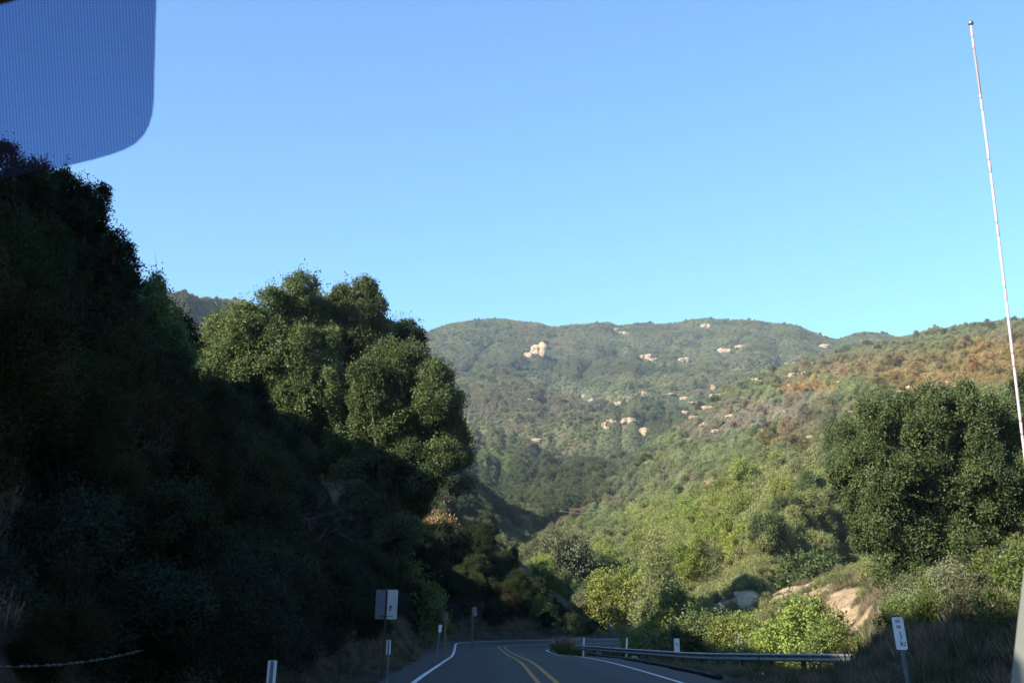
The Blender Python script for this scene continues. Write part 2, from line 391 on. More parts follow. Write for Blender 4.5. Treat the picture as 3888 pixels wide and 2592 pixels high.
def crest(pts, rr):
    """skyline pixels and their distance -> bearing column, distance, height"""
    o = []
    for (px, py), r in zip(pts, np.interp([p[0] for p in pts], rr[0], rr[1])):
        q = un(px, py, 1.0); hh = math.hypot(q[0], 1.0)
        o.append((bear(px, py), r, EYE + (q[2] - EYE) / hh * r))
    return np.array(o)
FAR = crest([(-600, 1180), (300, 1150), (560, 1135), (620, 1128), (690, 1112), (730, 1124), (770, 1138), (850, 1140), (910, 1143), (960, 1158), (1050, 1185), (1200, 1240),
  (1400, 1300), (1560, 1280), (1620, 1262), (1660, 1246), (1700, 1232), (1750, 1224), (1800, 1219), (1840, 1214), (1880, 1210), (1920, 1213), (1960, 1220), (2000, 1225),
  (2040, 1227), (2065, 1234), (2095, 1244), (2120, 1241), (2180, 1234), (2230, 1230), (2280, 1226), (2320, 1228), (2340, 1238), (2360, 1237), (2400, 1231), (2450, 1229),
  (2500, 1232), (2540, 1230), (2600, 1221), (2650, 1213), (2690, 1210), (2720, 1214), (2750, 1215), (2810, 1216), (2860, 1219), (2900, 1224), (2960, 1232), (3010, 1234), (3040, 1243),
  (3070, 1259), (3110, 1272), (3160, 1288), (3175, 1292), (3210, 1281), (3250, 1269), (3290, 1263), (3320, 1264), (3360, 1270), (3400, 1279), (3440, 1290), (3560, 1320),
  (3888, 1330), (4400, 1330)], ([-600, 600, 960, 1500, 1900, 2700, 3300, 4400], [800, 820, 950, 1600, 1800, 1950, 1750, 1700]))
NEAR = crest([(2130, 2010), (2230, 1962), (2290, 1890), (2340, 1845), (2420, 1775), (2500, 1705), (2600, 1610), (2660, 1555), (2720, 1512), (2800, 1462), (2900, 1415), (3000, 1390), (3100, 1365),
  (3200, 1335), (3300, 1312), (3390, 1293), (3430, 1284), (3500, 1266), (3545, 1254), (3580, 1254), (3620, 1243), (3700, 1233), (3760, 1229), (3800, 1221), (3840, 1214), (3888, 1217), (4000, 1222), (4500, 1200)],
  ([2130, 2230, 2500, 2720, 3000, 3430, 3888, 4500], [290, 310, 460, 610, 760, 950, 1020, 1050]))

def H(x, y, full=False):
    shp = np.shape(x); x = np.asarray(x, float).ravel(); y = np.asarray(y, float).ravel()
    r = np.hypot(x, y); th = np.clip(np.arctan2(x, y), -1.15, 1.15)
    b = CX + F / CP * np.tan(th)
    d, zr, bk = road_dist(x, y)
    base = table(b, r)
    # long far slope
    z0 = table(b, np.full_like(r, 300.0)); z0 = np.minimum(z0, 14.0)
    rA = np.interp(b, FAR[:, 0], FAR[:, 1]); zA = np.interp(b, FAR[:, 0], FAR[:, 2])
    s = (r - 300) / (rA - 300); sc = np.clip(s, 0, 1)
    za = z0 + (zA - z0) * (0.72 * sc + 0.28 * sc ** 2)
    gu = np.abs(2 * fbm((b + 0.10 * r) / 260.0, r / 900.0 + 3.1, 5, 3) - 1)          # gullies run downhill
    gu2 = np.abs(2 * fbm((b - 0.12 * r) / 105.0, r / 420.0, 9, 3) - 1)
    wx = x + 60 * (fbm(x / 160.0, y / 160.0, 13, 2) - 0.5); wy = y + 90 * (fbm(x / 160.0, y / 160.0, 14, 2) - 0.5)
    gc = np.abs(2 * fbm((wx + 0.35 * wy) / 210.0, (wy - 0.35 * wx) / 420.0, 15, 3) - 1); gc2 = np.abs(2 * fbm((wx - 0.2 * wy) / 75.0, wy / 140.0, 16, 3) - 1)
    spur = fbm(b / 420.0, r / 300.0, 21, 3) - 0.5
    body = np.clip(sc * 5, 0, 1) * (1 - smooth(0.80, 1.0, sc))
    za = za + body * (zA - z0) * (-0.018 * np.exp(-gu * 5) - 0.010 * np.exp(-gu2 * 6) + 0.05 * spur - 0.085 * np.exp(-gc * 6) - 0.034 * np.exp(-gc2 * 6))
    za = za + 2.2 * (fbm(x / 26.0, y / 26.0, 33, 4) - 0.5) * np.clip(sc * 8, 0, 1) * (1 - smooth(0.97, 1.0, sc) * 0.6)
    za = np.where(s > 1, zA - 0.25 * (r - rA), za)
    # right-hand spur
    rB = np.interp(b, NEAR[:, 0], NEAR[:, 1]); zB = np.interp(b, NEAR[:, 0], NEAR[:, 2])
    z1 = table(b, np.full_like(r, 300.0)); rs = np.minimum(300.0, rB * 0.97)
    t = np.clip((r - rs) / np.maximum(rB - rs, 8), 0, 1)
    zb = z1 + (zB - z1) * t
    g3 = np.abs(2 * fbm((b + 0.9 * r) / 230.0, r / 500.0, 41, 3) - 1)
    zb = zb - np.maximum(zB - z1, 0) * 0.10 * np.exp(-g3 * 6) * np.sin(np.pi * t) + 1.6 * (fbm(x / 18.0, y / 18.0, 51, 4) - 0.5) * t
    zb = np.where(r > rB, zB - 0.42 * (r - rB), zb)
    zb = np.where(b < 2130, -50.0, zb)
    za = za - 20 * np.exp(-((r - rB - 55) / 75.0) ** 2) * smooth(2060, 2200, b) * (1 - smooth(2550, 2900, b)) * smooth(305, 340, r)
    far = np.maximum(za, zb)
    z = np.where(r > 300, far, np.maximum(base, np.where((b > 2130) & (r > rB), zb, -99) ) if False else base)
    z = np.where((r > 270) & (r <= 300), base + (far - base) * 0.0, z)
    # an unseen knoll added behind the oaks to throw shadow into the ravine
    z = z + 62 * np.exp(-((x + 52) / 36.0) ** 2 - ((y - 312) / 62.0) ** 2)
    # lumps of the middle ground
    z = z + 1.0 * (fbm(x / 9.0, y / 9.0, 61, 4) - 0.5) * smooth(50, 110, r) * smooth(8, 20, np.abs(d))
    # the steep cut and hill on the left of the road
    do = d - 5.2
    lin = 0.95 * np.maximum(do - 0.4, 0) + 0.12 * np.clip(do, 0, 2)
    cap = 35 - 10 * smooth(72, 92, y) + 5 * (fbm(y / 22.0, x / 40.0, 71, 3) - 0.5)  # unseen ridge top, its height shaped for where the shadow ends
    k = 3.0
    hl = -k * np.log(np.exp(-lin / k) + np.exp(-cap / k)); hl = hl - hl.min() if False else np.maximum(hl, 0)
    hl = np.maximum(hl - 0.16 * np.maximum(do - 48, 0), 0)
    w = y - 0.727 * x  # runs along the sun's line; the hill stops short to let sun reach the car
    hl = hl * (1 - 0.58 * smooth(100, 132, y) * smooth(-26, -6, x)) * (1 - smooth(-6, 15, x)) * smooth(2, 9, w) * (1 - smooth(165, 285, r)) * (d > 0) * (np.abs(d) < 900)
    hl = hl + np.minimum(hl, 1.5) * 0.5 * (fbm(x / 3.5, y / 3.5, 81, 4) - 0.5)
    z = z + hl
    # road platform
    plat = zr + bk * np.clip(-d * -1.0, -6, 6) * 1.0 - 0.08
    wd = np.where(d > 0, smooth(5.0, 6.5, d), smooth(5.2, 9.5, -d))
    zl = np.where(d > 0, zr + hl + (0.4 * (bk > 0)), z)
    mixz = np.where(d > 0, np.where(d < 14, zl + (z - zl) * smooth(6, 14, d), z), z)
    z = plat * (1 - wd) + mixz * wd
    if full: return z.reshape(shp), d.reshape(shp), b.reshape(shp), r.reshape(shp)
    return z.reshape(shp)

def h1(x, y): return float(H(np.array([x]), np.array([y]))[0])

def hit(px, py, r0=6.0, r1=2300.0):
    """first point of the ground along a photo ray"""
    q = un(px, py, 1.0); dv = q - np.array((0, 0, EYE)); hh = math.hypot(dv[0], dv[1])
    rr = np.geomspace(r0, r1, 1400) / hh
    X = dv[0] * rr; Y = dv[1] * rr; Z = EYE + dv[2] * rr
    g = np.where(H(X, Y) >= Z)[0]
    j = g[0] if len(g) else len(rr) - 1
    return np.array((X[j], Y[j], Z[j])), rr[j] * hh

# where bare sandy soil shows: world blobs
SAND = []
for px, py, rp in ((3095, 2215, 60), (3060, 2260, 50), (3210, 2260, 60), (3170, 2330, 55), (2870, 2262, 50), (2820, 2285, 45), (2960, 2270, 55), (3150, 2230, 60), (3190, 2290, 55), (3225, 2345, 50), (3250, 2395, 35), (3120, 2190, 45), (2990, 2235, 55), (2930, 2255, 60), (2760, 2262, 45), (2735, 2300, 40), (3060, 2235, 45), (2270, 1972, 26), (2235, 1992, 16), (2330, 1966, 20)):
    p, r = hit(px, py, 40); SAND.append((p[0], p[1], max(rp * r / 5000.0, 1.0)))
SAND = np.array(SAND)
def sandiness(x, y):
    x = np.asarray(x, float); s = np.zeros(x.shape)
    for sx, sy, sr in SAND:
        s = np.maximum(s, 1 - smooth(0.7, 1.35, np.hypot(x - sx, (y - sy) * 0.55) / sr + 1.0 * (fbm(x / 1.9, y / 1.9, 91, 4) - 0.5)))
    return s

# regional colours of the brush on the hills (blobs given by where they lie on the slopes; some carry ravine shade, some spur sunlight)
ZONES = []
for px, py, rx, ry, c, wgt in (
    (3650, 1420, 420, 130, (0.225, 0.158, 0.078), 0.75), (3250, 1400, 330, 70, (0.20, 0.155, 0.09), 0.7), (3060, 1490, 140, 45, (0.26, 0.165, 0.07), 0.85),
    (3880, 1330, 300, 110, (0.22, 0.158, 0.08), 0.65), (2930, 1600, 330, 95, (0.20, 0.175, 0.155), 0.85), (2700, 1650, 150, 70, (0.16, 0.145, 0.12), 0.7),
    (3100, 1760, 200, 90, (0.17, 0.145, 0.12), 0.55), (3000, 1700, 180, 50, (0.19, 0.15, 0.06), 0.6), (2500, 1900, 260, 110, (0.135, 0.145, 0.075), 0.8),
    (2380, 1850, 90, 90, (0.15, 0.14, 0.12), 0.8), (2850, 1950, 300, 90, (0.15, 0.18, 0.058), 0.9), (2620, 2040, 300, 110, (0.155, 0.19, 0.056), 0.95), (3000, 2060, 200, 90, (0.13, 0.15, 0.055), 0.8), (2500, 1830, 140, 60, (0.155, 0.16, 0.10), 0.7), (2330, 1930, 80, 60, (0.17, 0.165, 0.12), 0.8), (2000, 1540, 330, 80, (0.135, 0.115, 0.075), 0.55), (2150, 1660, 250, 60, (0.13, 0.12, 0.06), 0.5),  # the pale spur zones put its sunlit edge into the colour
    (2000, 1890, 460, 110, (0.055, 0.075, 0.031), 0.95), (2190, 1915, 170, 90, (0.05, 0.07, 0.03), 0.95), (1780, 1960, 260, 90, (0.055, 0.075, 0.031), 0.95),  # dark woods, with the ravine's deep shade put into their colour
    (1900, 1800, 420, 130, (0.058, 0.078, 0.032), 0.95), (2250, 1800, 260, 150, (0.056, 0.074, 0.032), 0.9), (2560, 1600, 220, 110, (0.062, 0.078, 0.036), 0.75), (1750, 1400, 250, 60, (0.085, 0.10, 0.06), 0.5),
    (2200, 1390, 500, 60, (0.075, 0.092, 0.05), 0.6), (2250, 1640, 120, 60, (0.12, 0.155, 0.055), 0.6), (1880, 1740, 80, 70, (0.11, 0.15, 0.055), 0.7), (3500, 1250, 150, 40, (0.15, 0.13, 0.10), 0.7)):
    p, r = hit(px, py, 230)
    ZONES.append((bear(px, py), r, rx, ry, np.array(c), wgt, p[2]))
def brush_colour(x, y, z, rng=None):
    r = np.hypot(x, y); b = CX + F / CP * x / np.maximum(y, 1)
    n1 = fbm(x / 70.0, y / 70.0, 101, 4)[:, None]; n2 = fbm(x / 19.0, y / 19.0, 111, 3)
    c = np.array((0.135, 0.160, 0.078)) * (0.72 + 0.55 * n1)
    c = c + (np.array((0.18, 0.155, 0.092)) - c) * smooth(0.56, 0.70, n2)[:, None] * 0.7
    c = c + (np.array((0.072, 0.092, 0.046)) - c) * smooth(0.58, 0.70, 1 - n2)[:, None] * 0.75
    el = (z - EYE) / r
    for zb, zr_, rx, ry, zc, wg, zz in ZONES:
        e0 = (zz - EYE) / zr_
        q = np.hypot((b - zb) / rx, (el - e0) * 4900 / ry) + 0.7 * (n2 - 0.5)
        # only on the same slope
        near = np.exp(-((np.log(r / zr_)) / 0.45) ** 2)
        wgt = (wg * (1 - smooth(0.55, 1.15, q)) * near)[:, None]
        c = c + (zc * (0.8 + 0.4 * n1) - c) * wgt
    return c

# ---------------------------------------------------------------- terrain sheet
def build_terrain():
    dense = np.radians(np.arange(-27.0, 27.01, 0.115))
    side = np.radians(np.arange(27.5, 180, 2.4))
    th = np.r_[-side[::-1], dense, side]
    r = np.r_[0.6, np.geomspace(2.0, 2450.0, 430)]
    TH, R = np.meshgrid(th, r, indexing='ij')
    X = R * np.sin(TH); Y = R * np.cos(TH)
    Z, D, B, RR = H(X, Y, True)
    V = np.c_[X.ravel(), Y.ravel(), Z.ravel()]
    nt_, nr = X.shape
    i, j = np.meshgrid(np.arange(nt_), np.arange(nr - 1), indexing='ij'); i2 = (i + 1) % nt_
    Fq = np.stack([i * nr + j, i * nr + j + 1, i2 * nr + j + 1, i2 * nr + j], -1).reshape(-1, 4)[:, ::-1]
    x, y, z = V.T; rr = np.hypot(x, y)
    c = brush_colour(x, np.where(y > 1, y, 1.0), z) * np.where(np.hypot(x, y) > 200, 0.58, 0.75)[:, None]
    nearc = np.array((0.085, 0.072, 0.045)) * (0.6 + 0.8 * fbm(x / 2.2, y / 2.2, 131, 4))[:, None]
    wn = (1 - smooth(110, 220, rr))[:, None]; c = c * (1 - wn) + nearc * wn
    s = np.zeros(len(x)); k = (rr < 420) & (y > 20); s[k] = sandiness(x[k], y[k]); s = s[:, None]
    sc = np.array((0.47, 0.36, 0.225)) * (0.72 + 0.5 * fbm(x / 1.1, y / 1.1, 141, 4))[:, None]
    c = c * (1 - s) + sc * s
    me = mesh_np('ground', V, Fq, [M['terrain']], {'col': c}, True)
    return tag(link('ground', me), kind='structure')
ground = build_terrain()

# ---------------------------------------------------------------- road
def ribbon(name, offs, mat, lift, i0=0, i1=None, dash=None):
    """strip between lateral offsets offs (left positive) along the road"""
    i1 = i1 or len(ROAD); idx = np.arange(i0, i1)
    offs = [np.broadcast_to(np.asarray(o, float), (len(ROAD),))[idx] for o in offs]
    V = []
    for o in offs:
        p = ROAD[idx, :2] + RN[idx] * o[:, None]
        V.append(np.c_[p, ROAD[idx, 2] + RB[idx] * np.clip(o, -6, 6) + lift])
    V = np.stack(V, 1); n, k = V.shape[:2]
    a, b = np.meshgrid(np.arange(n - 1), np.arange(k - 1), indexing='ij')
    Fq = np.stack([a * k + b, a * k + b + 1, (a + 1) * k + b + 1, (a + 1) * k + b], -1).reshape(-1, 4)
    me = mesh_np(name, V.reshape(-1, 3), Fq, [mat], {'lat': np.stack(offs, 1).ravel(), 'run': np.repeat(RS[idx], k)}, smooth_shade=True)
    return link(name, me)
wig = 0.25 * (fbm(RS / 2.5, RS * 0, 151, 3) - 0.5)
lsh = 4.5 + 0.9 * smooth(RS[I_BEND] - 60, RS[I_BEND] - 15, RS) + wig * 2
rsh = -(4.7 + wig * 2)
W = 3.45
tag(ribbon('road', [lsh, W] + list(np.linspace(3.2, -3.2, 17)) + [-W, rsh], M['asphalt'], 0.0), kind='structure')
tag(ribbon('road_edge_line', [W + 0.07, W - 0.07], M['white_line'], 0.008), kind='structure')
tag(ribbon('road_edge_line', [-W + 0.06, -W - 0.06], M['white_line'], 0.008), kind='structure')
tag(ribbon('road_centre_strip', [0.19, -0.19], M['strip'], 0.006), kind='structure')
tag(ribbon('road_centre_line', [0.31, 0.17], M['yellow_line'], 0.008), kind='structure')
tag(ribbon('road_centre_line', [-0.17, -0.31], M['yellow_line'], 0.008), kind='structure')
tk = MB()
for i in range(40, I_BEND, 7):
    for sgn in (1, -1):
        for o0, o1 in ((0.185, 0.07),):
            p = ROAD[i]; n = RN[i]; t = RT[i]; z = p[2] + 0.012
            a = p[:2] + n * o0 * sgn; b = p[:2] + n * o1 * sgn
            q = [(*(a - t * .05), z), (*(a + t * .05), z), (*(b + t * .05), z), (*(b - t * .05), z)]
            tk.add(q if sgn < 0 else q[::-1], [(0, 1, 2, 3)])
tag(tk.obj('road_tick_marks', M['yellow_line']), kind='structure')
# low asphalt berm at the outer edge of the right shoulder
bm_ = MB()
ib = [i for i in range(len(ROAD)) if 38 < ROAD[i, 1] < 86 and i < I_BEND]
path = [(*(ROAD[i, :2] + RN[i] * -(5.15 + 0.02 * (i % 5))), ROAD[i, 2] - 0.02) for i in ib[::3]]
bm_.tube(path, 0.075, 8)
tag(bm_.obj('road_berm', M['asphalt'], sm=True), kind='structure')

# ---------------------------------------------------------------- foliage
def unit(n, rng):
    v = rng.normal(size=(n, 3)); return v / np.linalg.norm(v, axis=1)[:, None]

def leaves(C, A, L, Wd, rng, Nm=None):
    n = len(C); A = A / (np.linalg.norm(A, axis=1)[:, None] + 1e-9)
    B = np.cross(A, unit(n, rng) if Nm is None else Nm); B /= np.linalg.norm(B, axis=1)[:, None] + 1e-9
    L = np.broadcast_to(L, (n,))[:, None]; Wd = np.broadcast_to(Wd, (n,))[:, None]
    m = C + A * L * 0.5
    V = np.stack([C, m + B * Wd * .5, C + A * L, m - B * Wd * .5], 1).reshape(-1, 3)
    return V, np.arange(4 * n).reshape(-1, 4)

def crown(lobes, leaf, rng, cover=2.2, per=6, up=0.35, shell=0.4, tuft=0.25, asp=0.55, low=0.35):
    """leafy sprigs on and under the skin of several uneven lobes; returns verts, faces, tint"""
    Vs, Ts = [], []
    for lb in lobes:
        c = np.array(lb[:3], float); R = np.array(lb[3:6] if len(lb) > 4 else (lb[3],) * 3, float)
        area = 4 * np.pi * np.mean(R) ** 2
        ns = max(8, int(cover * area / (leaf * leaf * asp * 0.5 * per)))
        m = int(np.clip(5 + np.mean(R) / leaf * 1.1, 6, 16))
        pd = unit(m * 2, rng); pd = pd[(pd[:, 2] > -0.5) | (rng.random(2 * m) < low)][:m]; m = len(pd)
        pr = rng.uniform(0.30, 0.50, m); pc = pd * rng.uniform(0.55, 0.82, m)[:, None]
        j = rng.choice(m, ns, p=pr ** 2 / (pr ** 2).sum())
        d = unit(ns, rng); flip = (d * pd[j]).sum(1) < -0.35; d[flip] *= -1
        rad = (1 - shell * rng.random(ns) ** 1.6) + tuft * (rng.random(ns) ** 6)
        P = c + R * (pc[j] + d * (pr[j] * rad)[:, None])
        mr_ = float(np.mean(R)); ww = 1.5 / mr_; off = rng.random(6) * 40                    # ragged, not round
        for ci in range(3):
            P[:, ci] += mr_ * 1.0 * (fbm(P[:, (ci + 1) % 3] * ww + P[:, ci] * ww * 0.6 + off[ci], P[:, (ci + 2) % 3] * ww - P[:, ci] * ww * 0.5 + off[ci + 3], 5, 3) - 0.5)
        gap = fbm(P[:, 0] * ww * 1.3 + off[0] * 2 + P[:, 1] * ww * 0.7, P[:, 2] * ww * 1.3 + off[1] - P[:, 1] * ww * 0.8, 6, 2) > 0.40
        P = P[gap]; d = d[gap]; j = j[gap]; ns = len(P)
        sh = (rng.random(ns) < 0.06) & (d[:, 2] > 0.25)
        P[sh] += np.c_[rng.normal(size=(sh.sum(), 2)) * leaf * 0.7, rng.random(sh.sum()) * leaf * 5.5]
        ax = d + 0.55 * rng.normal(size=(ns, 3)); ax[:, 2] += up; ax /= np.linalg.norm(ax, axis=1)[:, None]
        lt = 0.5 + 0.18 * rng.normal()
        t0 = lt + 0.22 * rng.normal(size=m)[j] + 0.14 * rng.normal(size=ns)
        k = np.repeat(np.arange(ns), per)
        sp = leaf * 1.6
        C = P[k] + ax[k] * (rng.random(len(k))[:, None] * sp * 1.4) + rng.normal(size=(len(k), 3)) * sp * 0.38
        A = ax[k] + 0.9 * rng.normal(size=(len(k), 3))
        Nm = d[k] + 0.45 * pd[j][k] + np.array((0, 0, 0.25)) + 0.62 * rng.normal(size=(len(k), 3))
        V, _ = leaves(C, A, leaf * (0.7 + 0.6 * rng.random(len(k))), leaf * asp * (0.7 + 0.6 * rng.random(len(k))), rng, Nm)
        Vs.append(V); Ts.append(np.repeat(np.clip(t0[k] + 0.12 * rng.normal(size=len(k)), 0, 1), 4))
    V = np.vstack(Vs); return V, np.arange(len(V)).reshape(-1, 4), np.concatenate(Ts)

def limbs(base, tips, r0, rng, wob=0.08, n=7):
    """a trunk that forks to the given tips"""
    Vs, Fs, k = [], [], 0
    base = np.array(base, float); top = np.mean(np.array(tips), 0); fork = base + (top - base) * 0.38
    def add(p, r):
        nonlocal k
        V, Fq = tube_np(p, r, n); Vs.append(V); Fs.append(Fq + k); k += len(V)
    t = np.linspace(0, 1, 7)[:, None]; ln = np.linalg.norm(fork - base)
    pth = base + (fork - base) * t + np.sin(t * 5) * wob * ln * 0.6 * rng.normal(size=3) * (t * (1 - t) * 4)
    add(pth, r0 * np.array([1.5, 1.12, 1.0, .94, .9, .86, .82]))
    for tp in tips:
        tp = np.array(tp, float); m = (fork + tp) / 2 + rng.normal(size=3) * wob * np.linalg.norm(tp - fork)
        q = (1 - t) ** 2 * fork + 2 * t * (1 - t) * m + t ** 2 * tp
        add(q, r0 * 0.55 * np.linspace(1, 0.12, 7))
    return np.vstack(Vs), np.vstack(Fs)

def make_plant(name, lobes, leaf, leafmat, rng, base=(0, 0, 0), r0=0.15, barkmat=None, tips=None, crown_name='crown', trunk_name='trunk', **kw):
    root = empty(name, (0, 0, 0))
    V, Fq, T = crown(lobes, leaf, rng, **kw)
    link(crown_name, mesh_np(crown_name, V, Fq, [M[leafmat]], {'tint': T}), root)
    if tips is None:
        sel = lobes if len(lobes) <= 9 else [lobes[i] for i in rng.choice(len(lobes), 9, False)]
        tips = [(l[0] * .92, l[1] * .92, l[2]) for l in sel]
    V, Fq = limbs(base, tips, r0, rng)
    link(trunk_name, mesh_np(trunk_name, V, Fq, [barkmat or M['bark']], smooth_shade=True), root)
    return root

RNG = np.random.default_rng(11)

def px_lobes(spec, Y, base, depth, rng, up=1.0, extra=2):
    """lobes given by where they stand in the tree's own plane, thickened into a real crown"""
    o = []
    for s in spec:
        px, py, rp = s[:3]; rr = rp * Y / 5011.0
        p = un(px, py, Y) - base; dep = rng.uniform(-depth, depth * 0.4)
        o.append((p[0], dep, p[2], rr * 0.70, rr * 0.70, rr * 0.74 * up))
        for e in range(4):                                   # smaller boughs that break the outline
            v = unit(1, rng)[0]; v[2] = v[2] * 0.8 + 0.12; q = rr * rng.uniform(0.26, 0.44)
            o.append((p[0] + v[0] * rr * 0.62, dep + v[1] * rr * 0.7, p[2] + v[2] * rr * 0.58, q, q, q * 1.15))
        for e in range(extra):
            o.append((p[0] * 0.85 + rng.normal() * rr * 0.4, rng.uniform(-depth, depth), p[2] - abs(rng.normal()) * rr * 0.6, rr * 0.8, rr * 0.8, rr * up * 0.75))
    return o

def hero(name, spec, Y, bx, leaf, mat, label, cat='tree', depth=3.0, seed=1, r0=0.35, up=1.1, extra=2, group=None, **kw):
    rng = np.random.default_rng(seed)
    base = np.array((bx, Y, h1(bx, Y)))
    lobes = px_lobes([(a, b + 9, c) for a, b, c in spec], Y, base, depth, rng, up, extra)
    o = make_plant(name, lobes, leaf, mat, rng, r0=r0, base=(0, 0, -0.3), **kw)
    o.location = base
    return tag(o, label, cat, group)

# the oaks that stand above the bend on the left
hero('oak_tree', [(1180, 1120, 60), (1120, 1160, 75), (1050, 1180, 60), (1010, 1240, 80), (1150, 1230, 90), (1210, 1190, 60), (930, 1240, 70), (860, 1250, 75), (800, 1260, 60), (850, 1340, 80), (930, 1340, 90),
   (780, 1350, 55), (1040, 1340, 95), (1140, 1340, 95), (1230, 1320, 90), (1000, 1450, 90), (1110, 1460, 100), (1220, 1450, 100), (900, 1450, 80), (1160, 1580, 110), (1260, 1570, 100), (1060, 1560, 90), (1250, 1690, 110), (1340, 1640, 90), (1180, 1700, 90), (780, 1430, 60)],
   98, -16, 0.17, 'oak', 'broad live oak with twin pointed tops on the dark slope above the delineators', depth=4.2, seed=3, r0=0.5)
hero('oak_tree', [(1370, 1130, 55), (1400, 1120, 45), (1330, 1160, 60), (1290, 1190, 50), (1420, 1180, 60), (1360, 1230, 85), (1290, 1270, 75), (1430, 1260, 60), (1400, 1330, 85), (1320, 1360, 90), (1430, 1400, 80), (1350, 1480, 100), (1440, 1500, 90), (1400, 1600, 100)],
   101, -12, 0.17, 'oak', 'tall middle live oak with a blunt spiky top between its two neighbours', depth=3.4, seed=4, r0=0.45)
hero('oak_tree', [(1570, 1245, 36), (1520, 1260, 45), (1480, 1270, 40), (1590, 1285, 32), (1530, 1320, 55), (1480, 1340, 60), (1590, 1340, 40), (1540, 1400, 70)],
   108, -9.5, 0.17, 'oak_dark', 'dark narrow oak whose top pokes up behind the round leaning oak', depth=1.6, seed=5, r0=0.25)
hero('oak_tree', [(1470, 1340, 55), (1430, 1390, 60), (1550, 1330, 45), (1590, 1360, 55), (1390, 1450, 60), (1500, 1420, 90), (1600, 1430, 80), (1670, 1440, 70), (1420, 1520, 80), (1530, 1530, 100), (1640, 1540, 100), (1710, 1520, 60), (1730, 1600, 60), (1740, 1660, 50), (1400, 1600, 60), (1480, 1640, 90),
   (1600, 1650, 110), (1690, 1650, 80), (1700, 1710, 60), (1560, 1760, 100), (1660, 1750, 70), (1470, 1760, 90), (1540, 1870, 95), (1620, 1830, 60), (1450, 1880, 90), (1500, 1990, 85), (1430, 2010, 80), (1400, 1780, 70), (1390, 1900, 80), (1480, 2080, 70)],
   89, -8.6, 0.155, 'oak', 'round live oak leaning over the bend, its right side the nearest to the far hills', depth=3.2, seed=6, r0=0.5, low=0.7)
# dark trees at the upper left
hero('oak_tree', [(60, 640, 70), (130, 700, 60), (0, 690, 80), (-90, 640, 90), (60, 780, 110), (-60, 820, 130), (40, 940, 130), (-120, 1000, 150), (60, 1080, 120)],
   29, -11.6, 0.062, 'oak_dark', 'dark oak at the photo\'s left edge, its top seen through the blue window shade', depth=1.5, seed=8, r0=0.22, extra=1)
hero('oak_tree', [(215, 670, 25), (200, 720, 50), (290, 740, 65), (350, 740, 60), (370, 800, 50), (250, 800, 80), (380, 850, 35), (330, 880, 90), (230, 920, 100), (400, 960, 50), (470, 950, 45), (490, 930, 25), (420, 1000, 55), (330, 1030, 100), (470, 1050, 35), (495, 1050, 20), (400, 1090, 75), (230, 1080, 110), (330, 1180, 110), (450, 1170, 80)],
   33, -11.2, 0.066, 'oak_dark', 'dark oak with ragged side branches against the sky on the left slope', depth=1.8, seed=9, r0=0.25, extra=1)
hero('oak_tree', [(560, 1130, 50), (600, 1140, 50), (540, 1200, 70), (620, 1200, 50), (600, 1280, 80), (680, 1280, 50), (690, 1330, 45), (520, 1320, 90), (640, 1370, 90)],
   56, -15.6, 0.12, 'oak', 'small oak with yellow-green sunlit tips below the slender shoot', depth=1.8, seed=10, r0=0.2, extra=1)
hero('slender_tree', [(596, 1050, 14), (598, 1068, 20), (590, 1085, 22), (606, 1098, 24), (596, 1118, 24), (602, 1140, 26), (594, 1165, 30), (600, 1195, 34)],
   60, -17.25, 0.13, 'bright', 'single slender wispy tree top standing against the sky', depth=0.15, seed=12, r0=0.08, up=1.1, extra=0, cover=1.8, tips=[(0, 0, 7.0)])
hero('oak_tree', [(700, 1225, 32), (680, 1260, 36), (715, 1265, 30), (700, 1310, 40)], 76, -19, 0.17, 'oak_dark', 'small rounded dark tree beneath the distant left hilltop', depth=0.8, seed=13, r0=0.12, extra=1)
# the big oak on the right bank
hero('oak_tree', [(3330, 1580, 85), (3400, 1560, 60), (3270, 1620, 70), (3500, 1510, 40), (3515, 1560, 60), (3590, 1590, 70), (3640, 1510, 45), (3660, 1580, 60), (3720, 1600, 70), (3820, 1590, 70), (3880, 1600, 70), (3960, 1560, 110), (3230, 1730, 70), (3320, 1720, 100), (3440, 1690, 100), (3560, 1690, 100), (3680, 1700, 100), (3800, 1690, 100),
   (3900, 1700, 110), (3200, 1830, 70), (3300, 1840, 110), (3430, 1830, 110), (3560, 1820, 110), (3690, 1820, 110), (3820, 1820, 110), (3930, 1830, 110), (3250, 1940, 80), (3360, 1960, 110), (3500, 1960, 110), (3640, 1950, 110), (3780, 1950, 110), (3900, 1950, 110), (3310, 2060, 90), (3430, 2060, 100), (3570, 2070, 90), (3700, 2060, 90)],
   66, 21.0, 0.135, 'oak', 'big dense live oak on the right bank above the white route paddle', depth=3.0, seed=14, r0=0.45, extra=1, low=0.6)
hero('oak_tree', [(3880, 1480, 45), (3920, 1440, 60), (3960, 1520, 90), (3905, 1560, 50), (3990, 1650, 120)], 72, 29.5, 0.14, 'oak_dark', 'dark tree crown at the photo\'s right edge behind the antenna', depth=1.6, seed=15, r0=0.25, extra=1)

# ------------------------------------------------ kinds of shrub and tree that repeat
def rand_lobes(rng, w, hgt, n, r, zlow=0.25, dome=0.7):
    o = []
    for _ in range(n):
        a = rng.uniform(0, 2 * np.pi); z = rng.uniform(zlow, 1.0); q = math.sqrt(max(0.05, 1 - ((z - zlow) / (1.05 - zlow)) ** 2 * dome)) * math.sqrt(rng.random())
        rr = r * rng.uniform(0.7, 1.25)
        o.append((w * q * math.cos(a), w * q * math.sin(a), max(hgt * z - rr * 0.6, rr * 0.5), rr, rr, rr * rng.uniform(0.85, 1.25)))
    return o

